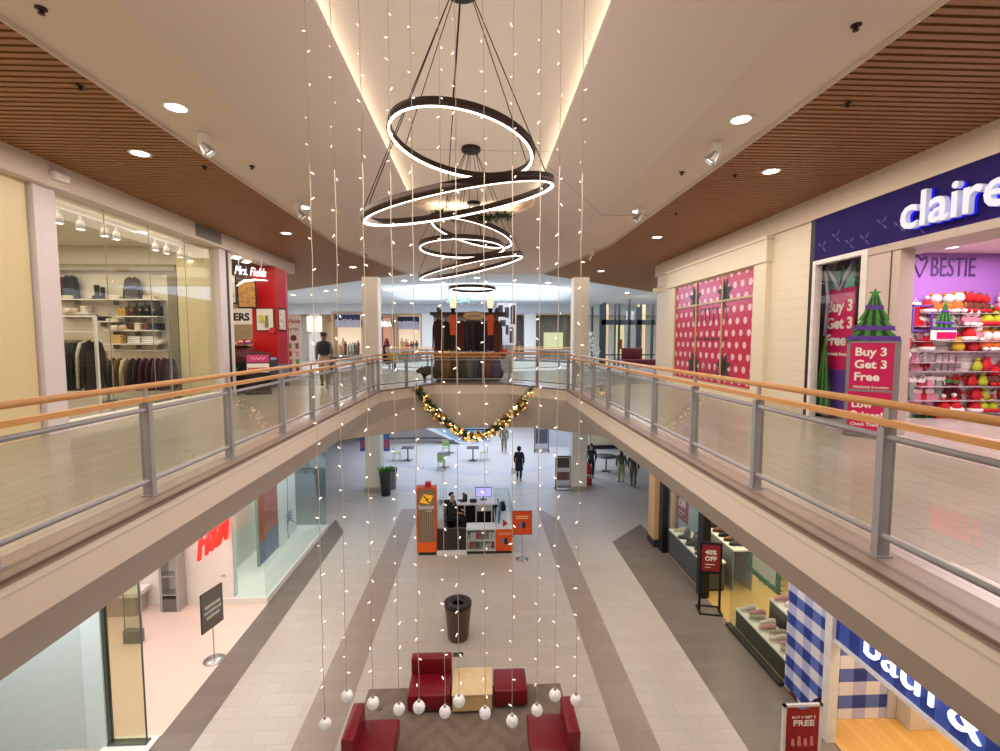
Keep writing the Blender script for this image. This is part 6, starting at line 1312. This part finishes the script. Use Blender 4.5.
far_bay('closed far shop front right of the holiday cart with a lit cream panel', 536, 571, 315, 356, False, mat('closed shop', '#9c9183', .6, vary=.05))
p0 = AY(FY+.7, 553, 345); mb = MB(); mb.box(-.75, .8, 0, .03, -.35, 1.0); one(mb, 'light_box', mat('lit cream panel', '#efe6b4', .5, emit=.5, ecol='#f6eab0'), 'glowing cream panel inside the closed far shop', 'panel', p0)
far_bay('narrow far shop window with dark displays left of the closed shop', 515, 527, 315, 361, False, mat('brown shop back', '#6a4f3a', .6, vary=.2, emit=.05), (('#a8432f', 2), ('#333333', 2)))
root = thing('shop_sign', 'white glowing shop lettering behind the left upper pillar', 'sign', AY(FY-.12, 377, 326)); text('PANDORA', .46, SIGNW, root, (0, 0, 0), bold=.01, ext=.02)
mb = MB(); mb.box(-1.2, 1.2, .02, .08, -.1, .5); mb.build('backing', mat('sign backing', '#cdbd9c', .5), root)
for k, px in enumerate((315, 428, 505, 530)):
    p = AY(FY-.2, px, 350); wall('trim_far_pilaster', FARW, p.x-.45, p.x+.45, FY-.2, FY+1.8, 0, 3.6)
SCG = mat('sconce glow', '#ffffff', emit=3.5, ecol='#ffe7bf')
for k, px in enumerate((309, 320)):
    p = AY(FY-.3, px, 324); root = thing('wall_sconce', 'tall glowing wall sconce on the far white pilaster, %s one' % ('left', 'right')[k], 'wall light', (p.x, FY-.32, p.z), 0, 'far sconces'); mb = MB(); mb.cyl((0, 0, -.55), (0, 0, .55), .13, n=14); mb.build('shade', SCG, root); mb = MB(); mb.cyl((0, .0, -.62), (0, 0, -.55), .15, n=14); mb.cyl((0, 0, .55), (0, 0, .62), .15, n=14); mb.box(-.03, .03, 0, .13, -.1, .1); mb.build('mount', CHROME, root)
wall('wall_far_fill', mat('tan upper wall', '#c9b08a', .6), -12.2, 8.2, 39.2, 39.38, 3.0, 3.6)
# far tables on the walkway side
for k, (px, py, c) in enumerate(((352, 372, '#8a6a4a'),)):
    p = U(px, py); root = thing('display_table', 'low display table on the far walkway, %s' % ('left of the left upper pillar', 'right of the left upper pillar')[k], 'table', p); mb = MB(); mb.bevbox(-1.0, 1.0, -.4, .4, .7, .78, .02); mb.build('tabletop', mat('table '+c, c, .5), root)
    for x in (-.9, .9): mb = MB(); mb.box(x-.04, x+.04, -.35, .35, 0, .7); mb.build('leg', BLACK, root)
p = U(392, 380); root = thing('bench', 'yellow-green bench seat under the person in black', 'bench', (AY(24, 386, 390).x, 24.05, 0)); mb = MB(); mb.bevbox(-.3, .5, -.25, .25, .44, .5, .02); mb.build('seat', mat('bench lime', '#b3b04a', .5), root)
for x in (-.25, .45): mb = MB(); mb.box(x-.02, x+.02, -.2, .2, 0, .44); mb.build('leg', BLACK, root)
mb = MB(); mb.bevbox(-.3, .5, .22, .26, .55, .9, .01); mb.build('backrest', mat('bench lime'), root)
# ================================================================ holiday cart
CYA = 18.7
x0 = AY(CYA, 437, 340).x; x1 = AY(CYA, 499, 340).x; cx = (x0+x1)/2; hw = (x1-x0)/2
WALN = mat('cart dark wood', '#3a2a20', .5, vary=.2)
root = thing('market_cart', 'dark wooden market cart with two lamp globes and orange trim behind the far railing', 'cart', (cx, CYA, 0)); cart = root
mb = MB()
for x in (-hw+.1, hw-.1):
    for y in (-.5, .5): mb.box(x-.05, x+.05, y-.05, y+.05, .2, 2.75)
mb.build('post', WALN, root)
mb = MB(); mb.box(-hw, hw, -.6, .6, .04, .95); mb.build('body', WALN, root)
mb = MB(); mb.box(-hw-.05, hw+.05, -.66, .66, .95, 1.02); mb.build('counter', mat('cart orange wood', '#b4683a', .45), root)
mb = MB(); mb.box(-hw-.2, hw+.25, -.56, -.5, 2.46, 2.58); mb.box(-hw-.2, hw+.25, .5, .56, 2.46, 2.58); mb.box(-hw, hw, -.03, .03, 2.2, 2.24); mb.build('rail', WALN, root)
for x in (AY(CYA, 454, 330).x-cx, AY(CYA, 490, 330).x-cx):
    mb = MB(); mb.cyl((x, -.58, 2.55), (x, -.58, 2.72), .06, .1, 12); l = mb.build('lamp_holder', BLACK, root); mb = MB(); mb.lathe([(.1, 2.72), (.12, 2.85), (.12, 3.02), (.08, 3.1), (.001, 3.12)], (x, -.58, 0), 16); mb.build('lamp_globe', mat('globe cream', '#f1e6c8', .4, emit=.8, ecol='#fff0c8'), l)
    mb = MB(); mb.prism([(-.1, 0), (.1, 0), (.13, .75), (-.13, .75)], -.03, .03, M=Matrix.Translation((x, -.8, 1.72))); mb.build('orange_trim', mat('trim orange', '#d9552a', .5), root)
for s in (-1, 1):
    mb = MB(); mb.cyl((s*(hw-.08), -.3, .25), (s*(hw-.08), -.22, .25), .25, .25, 18); mb.build('wheel', WALN, root)
root_s = thing('oval_sign', 'oval cream sign on top of the market cart', 'sign', AY(CYA-.55, 474, 314)+Vector((0, 0, -.17))); mb = MB(); mb.cyl((0, .03, .17), (0, -.03, .17), .3, n=28, M=Matrix.Diagonal((1.35, 1, .55, 1))); mb.build('board', mat('oval cream', '#d7c193', .5), root_s); mb = MB(); mb.tube([(.41*math.cos(a), -.03, .094+.165*math.sin(a)) for a in [2*PI*i/28 for i in range(28)]], .018, 6, True); mb.build('rim', mat('oval rim', '#a5834a', .4), root_s); mb = MB(); mb.box(-.25, .25, -.04, -.03, .08, .11); mb.build('print_line', mat('oval ink', '#7a5a3a', .5), root_s); mb = MB(); mb.box(-.02, .02, 0, .03, -.2, .02); mb.build('post', WALN, root_s)
gc = [('#3a1c20', 'wine'), ('#1d1b1c', 'black'), ('#c39a52', 'tan'), ('#232a24', 'dark green'), ('#5a2428', 'maroon'), ('#17191a', 'black'), ('#2c3a30', 'green'), ('#3b3036', 'grey'), ('#1a1c22', 'black'), ('#2a2450', 'purple'), ('#332a66', 'purple'), ('#51311f', 'brown')]
for k, (c, nm) in enumerate(gc):
    key = 'c'+c
    if key not in _kids: _kids[key] = garment('k', c, .34, 1.15)
    _kids[key].put((x0+.12+(x1-x0-.24)*k/11, CYA-.62, 2.3-.02*(k % 3)), random.uniform(-.5, .5), '%s garment hanging on the front of the market cart, %s from the left' % (nm, ORD[k]), 'garments on the market cart')
gcl = ['#5b4a44', '#8a6a3a', '#3c3a44', '#6d3a3a', '#44503e', '#7a7468', '#4a5a78', '#2b2b2e', '#8c4a4a', '#5a4a7a']
for k in range(10):
    key = 'd'+gcl[k]; _kids[key] = garment('k', gcl[k], .3, .74); _kids[key].put((x0+.15+(x1-x0-.3)*k/9, CYA-.8, .90), random.uniform(-.4, .4), 'folded knit garment hanging along the lower front of the market cart, %s from the left' % ORD[k], 'lower garments on the market cart')
for k, (px, lab) in enumerate(((437, 'left'), (503, 'right'))):
    p = AY(CYA-.3, px, 356); root = thing('orange_flowers', 'bunch of orange flowers on the %s end of the market cart' % lab, 'flowers', p); mb = MB()
    for j in range(16): mb.sphere((random.gauss(0, .12), random.gauss(0, .1), random.uniform(.02, .3)), .055, 7, 5)
    mb.build('blossoms', mat('flower orange', '#e8622e', .6, vary=.25), root); mb = MB(); mb.cyl((0, 0, -.1), (0, 0, .06), .1, .14, 10); mb.build('pot', WALN, root)
p = AY(CYA-.35, 447, 354); mb = MB(); mb.lathe([(.1, 0), (.12, .1), (.17, .3), (.13, .45), (.16, .55), (.001, .58)], n=14); one(mb, 'cream_lantern', mat('lantern cream', '#f2dfb8', .5, emit=.5, ecol='#ffe6b0'), 'glowing cream lantern shape at the left of the market cart', 'lantern', (p.x, CYA-.35, 1.02))
p = AY(17.6, 430, 384); root = thing('animal_figure', 'low dark brown four-legged animal figure at the left foot of the market cart', 'figure', (p.x, 17.7, 0)); FURB = mat('dark brown fur', '#4a3b30', .9, vary=.25, scale=18)
skin_mesh('body', [(.35,0,.42), (.1,0,.46), (-.2,0,.42), (-.4,0,.42), (-.52,0,.36), (.3,.1,.2), (.3,.1,.0), (.3,-.1,.2), (.3,-.1,.0), (-.2,.1,.2), (-.2,.1,.0), (-.2,-.1,.2), (-.2,-.1,.0)], [(0,1),(1,2),(2,3),(3,4),(0,5),(5,6),(0,7),(7,8),(2,9),(9,10),(2,11),(11,12)], [.15,.19,.16,.11,.06]+[.055,.04]*4, FURB, root)
mb = MB()
for s in (-1, 1): mb.prism([(-.36, .5), (-.3, .5), (-.3, .6)], s*.07-.02, s*.07+.02)
mb.build('ears', FURB, root); mb = MB(); mb.tube([(.5, 0, .45), (.58, 0, .5), (.6, 0, .42)], .015, 6); mb.build('tail', FURB, root)
# blue white advertising column
p0 = AY(22.5, 497, 303); p1 = AY(22.5, 516, 345); w = (p1.x-p0.x)/2
root = thing('advertisement', 'tall pale blue advertising panel with dark pictures right of the market cart', 'sign', ((p0.x+p1.x)/2, 22.5, 0)); mb = MB(); mb.box(-w, w, -.1, .1, p1.z, p0.z); bd = mb.build('panel', mat('advert pale blue', '#c8d2e8', .4, vary=.12, emit=.25, ecol='#c8d4f0', scale=4), root); mb = MB(); mb.box(-w*.7, w*.7, -.06, .06, 0, p1.z); mb.build('stand', mat('stand grey', '#9aa0a8', .5), root)
for (a, b, c, d) in ((-.9, -.4, .78, .97), (-.2, .25, .7, .92), (.4, .9, .55, .97), (-.7, -.1, .5, .62), (-.1, .2, .3, .5), (.3, .7, .1, .45)):
    mb = MB(); mb.box(a*w, b*w, -.106, -.1, p1.z+c*(p0.z-p1.z)-.1, p1.z+d*(p0.z-p1.z)-.05); mb.build('picture', mat('advert navy', '#39425e', .5, vary=.5, scale=12), bd)
root = thing('light_sign', 'small cluster of teal sparkling lights hanging above the market cart', 'lights', AY(21, 458, 300)); mb = MB()
for k in range(60): mb.sphere((random.uniform(-.5, .5), random.uniform(-.05, .05), random.gauss(.0, .1)+.0), .02, 6, 4)
mb.build('lights', mat('teal sparkle', '#8fe6e6', .4, emit=2., ecol='#8ff0f0'), root); mb = MB(); mb.cyl((-.4, 0, .0), (-.4, 0, CZ-root.location.z), .006, n=5); mb.cyl((.4, 0, 0), (.4, 0, CZ-root.location.z), .006, n=5); mb.tube([(-.55, 0, .03), (0, 0, -.03), (.55, 0, .05)], .012, 5); mb.build('wire', BLACK, root)
root = thing('exit_sign', 'small red exit sign on the ceiling beyond the chandeliers', 'sign', AZ(CZ-.2, 474, 274)); mb = MB(); mb.box(-.22, .22, -.03, .03, 0, .2); mb.build('box', mat('exit white', '#e6dcd6', .5), root); text('EXIT', .17, mat('exit red', '#ff2a1a', emit=1.5), root, (0, -.035, .04), bold=.02)
# ================================================================ glass elevator and far right seating
EYY = 29.5
root = thing('glass_elevator', 'glass elevator tower with dark frames beyond the right upper pillar', 'elevator', (8.9, EYY, 0)); EDK = mat('elevator frame', '#3f4a50', .4, .4)
def px(x): return AY(EYY, x, 330).x-8.9
mb = MB()
for x, w, zt in ((592, .1, 3.6), (601, .18, 3.75), (604, .2, 3.85), (615, .07, 3.8), (619, .1, 3.8), (629, .12, 4.1), (638, .2, 3.6), (640.5, .1, 3.75), (652, .12, 3.8)): mb.box(px(x)-w/2, px(x)+w/2, -.1, .1, 0, zt)
mb.box(px(601), px(655), -.1, .1, 2.5, 2.8); mb.box(px(588), px(655), -.08, .08, .6, .68); mb.build('frame', EDK, root)
mb = MB(); mb.quad((px(589), 0, .05), (px(655), 0, .05), (px(655), 0, 3.7), (px(589), 0, 3.7)); mb.build('glass', GLASS, root)
CPN = mat('warm column panel', '#d9b98c', .5, emit=.5, ecol='#ffd9a0')
for x0_, x1_ in ((606, 612), (642, 650)): mb = MB(); mb.cyl(((px(x0_)+px(x1_))/2, .9, 0), ((px(x0_)+px(x1_))/2, .9, 3.8), (px(x1_)-px(x0_))/2, n=18); mb.build('shaft_column', CPN, root)
mb = MB(); mb.box(px(619), px(628), .8, .85, .5, 2.5); mb.build('lit_door', mat('lift door glow', '#efe2a8', .5, emit=.5, ecol='#fff0b0'), root); mb = MB(); mb.box(px(630), px(638), .8, .85, .3, 3.4); mb.build('cab', mat('lift cab pale', '#d5dcd8', .5), root); mb = MB(); mb.box(px(622), px(626), .76, .8, 1.0, 1.6); mb.build('notice', RED, root)
p = U(628, 372); BURG = mat('burgundy fabric', '#5a0f1a', .7, vary=.1)
root = thing('sofa', 'dark burgundy sofa near the glass elevator', 'sofa', (9.0, 27.2, 0)); mb = MB(); mb.bevbox(-.75, 1.4, -.4, .4, .12, .45, .05); mb.build('seat', BURG, root); mb = MB(); mb.bevbox(-.75, .45, .2, .42, .4, 1.1, .06); mb.build('backrest', BURG, root)
for x in (-.65, 1.3):
    for y in (-.3, .3): mb = MB(); mb.cyl((x, y, 0), (x, y, .13), .03, n=8); mb.build('leg', BLACK, root)
p = U(591, 371); root = thing('white_tree', 'small white decorated tree left of the glass elevator', 'plant', p); mb = MB()
for k in range(180): a = random.random()*6.28; z = random.uniform(.3, 1.9); r_ = .5*(1-abs(z-.9)/1.3); mb.sphere((r_*math.cos(a)*random.uniform(.5, 1), r_*math.sin(a)*random.uniform(.5, 1), z), .06, 6, 4)
mb.build('foliage', mat('white foliage', '#e4ece6', .7, vary=.2), root); mb = MB(); mb.cyl((0, 0, 0), (0, 0, .5), .04, n=8); mb.cyl((0, 0, 0), (0, 0, .25), .15, .18, 14); mb.build('trunk_pot', mat('pot grey', '#8f9690', .5), root)
# ================================================================ lights
def area(name, loc, sx, sy, power, col='#ffe9d2', rot=(0, 0, 0), spread=PI):
    power *= 1.75
    l = bpy.data.lights.new(name, 'AREA'); l.shape = 'RECTANGLE'; l.size = sx; l.size_y = sy; l.energy = power; l.color = lin(col); l.spread = spread
    o = bpy.data.objects.new(name, l); C.objects.link(o); o.location = loc; o.rotation_euler = rot; return o
W1_, W2_, COOL = '#ffeddd', '#fff4ec', '#c6dcff'
area('left walkway lamp', (-5.1, 7, CZ-.12), 1.2, 19, 235, W1_); area('right walkway lamp', (4.9, 7, CZ-.12), 1.2, 19, 235, W1_)
for s, x in ((1, -1.85), (-1, 1.56)): area('trough cove lamp', (x, 5, 4.97), .12, 15, 15, '#ffecd6', (PI, 0, 0))
area('trough end cove lamp', (-.15, 13.15, 4.97), 2.2, .12, 5, '#ffe2c0', (PI, 0, 0))
area('chandelier lamp', (-.15, 6, 2.85), 2.2, 8, 110, '#fff0e2'); area('chandelier uplamp', (-.15, 7, 3.2), 2.2, 9, 24, '#fff0e6', (PI, 0, 0))
area('lower left lamp', (-4.9, 9, -1.62), .9, 16, 100, W2_); area('lower right lamp', (4.7, 9, -1.62), .9, 16, 75, W2_)
area('court skylight', (.3, 30.2, CZ-.05), 9, 9, 850, COOL); area('walkway beyond lamp', (0, 20.5, CZ-.05), 12, 3, 160, '#fff2e4')
area('court ceiling fill lamp', (.2, 29.5, 3.7), 11, 9, 170, '#eef4ff', (PI, 0, 0)); area('left court lamp', (-12, 30, CZ-.05), 8, 10, 420, '#f3f4ff'); area('right court lamp', (12, 28, CZ-.05), 8, 10, 420, '#f3f4ff')  # unseen floating uplight added to brighten the court ceiling
area('lower far lamp', (0, 27, -1.62), 14, 12, 190, COOL); area('lower hall front lamp', (0, 19.5, -1.62), 8, 4, 48, COOL)
area('lower left shop lamp', (-8.5, 10, -1.62), 4, 3.5, 72, '#ffeee8'); area('showcase lamp', (-6.3, 14.8, -1.62), .8, 4, 60, '#f6fffc'); area('teal glass lamp', (-7.5, 6.5, -1.62), 3, 2.2, 60, '#f2ffff')
area('shoe shop lamp', (8.5, 12, -1.62), 4, 5, 130, '#fff2d0'); area('soap shop lamp', (7.4, 6.5, -1.62), 2.5, 3, 90, '#ffe6c0')
area('clothing shop lamp', (-9.5, 9.8, 3.9), 4.5, 5, 85, '#fff0d4'); area('snack shop lamp', (-9.5, 15.5, 3.85), 4, 3, 80, '#fff0dc')
area('accessory shop lamp', (8.8, 6.8, 3.15), 3, 3.5, 120, '#ffe8ec')
w = bpy.data.worlds.new('world'); bpy.context.scene.world = w; w.use_nodes = True; w.node_tree.nodes['Background'].inputs[0].default_value = (*lin('#ffeedd'), 1); w.node_tree.nodes['Background'].inputs[1].default_value = .25
vs = bpy.context.scene.view_settings; vs.view_transform = 'Standard'; vs.look = 'None'; vs.exposure = 0

# ---- final tidy: unused prototypes and names of the setting
def kill(o):
    for ch in list(o.children): kill(ch)
    bpy.data.objects.remove(o)
for o in [o for o in C.objects if o.parent is None and o.get('label') == 'x']: kill(o)
bpy.context.view_layer.update(); ntrim = 0; nwin = 0
for o in [o for o in C.objects if o.parent is None and o.get('kind') == 'structure']:
    b = [o.matrix_world @ Vector(q) for q in o.bound_box]; cx_ = sum(q.x for q in b)/8; cy_ = sum(q.y for q in b)/8
    side = 'far' if cy_ > 27 else ('back' if cy_ < -2 else ('left' if cx_ < 0 else 'right')); base = o.name.split('_')[0].split('.')[0]
    if base in ('trim', 'column'): ntrim += 1; o.name = 'trim_%d' % ntrim
    elif base in ('ceiling', 'floor'): o.name = base
    elif base in ('wall', 'baseboard'): o.name = base+'_'+side
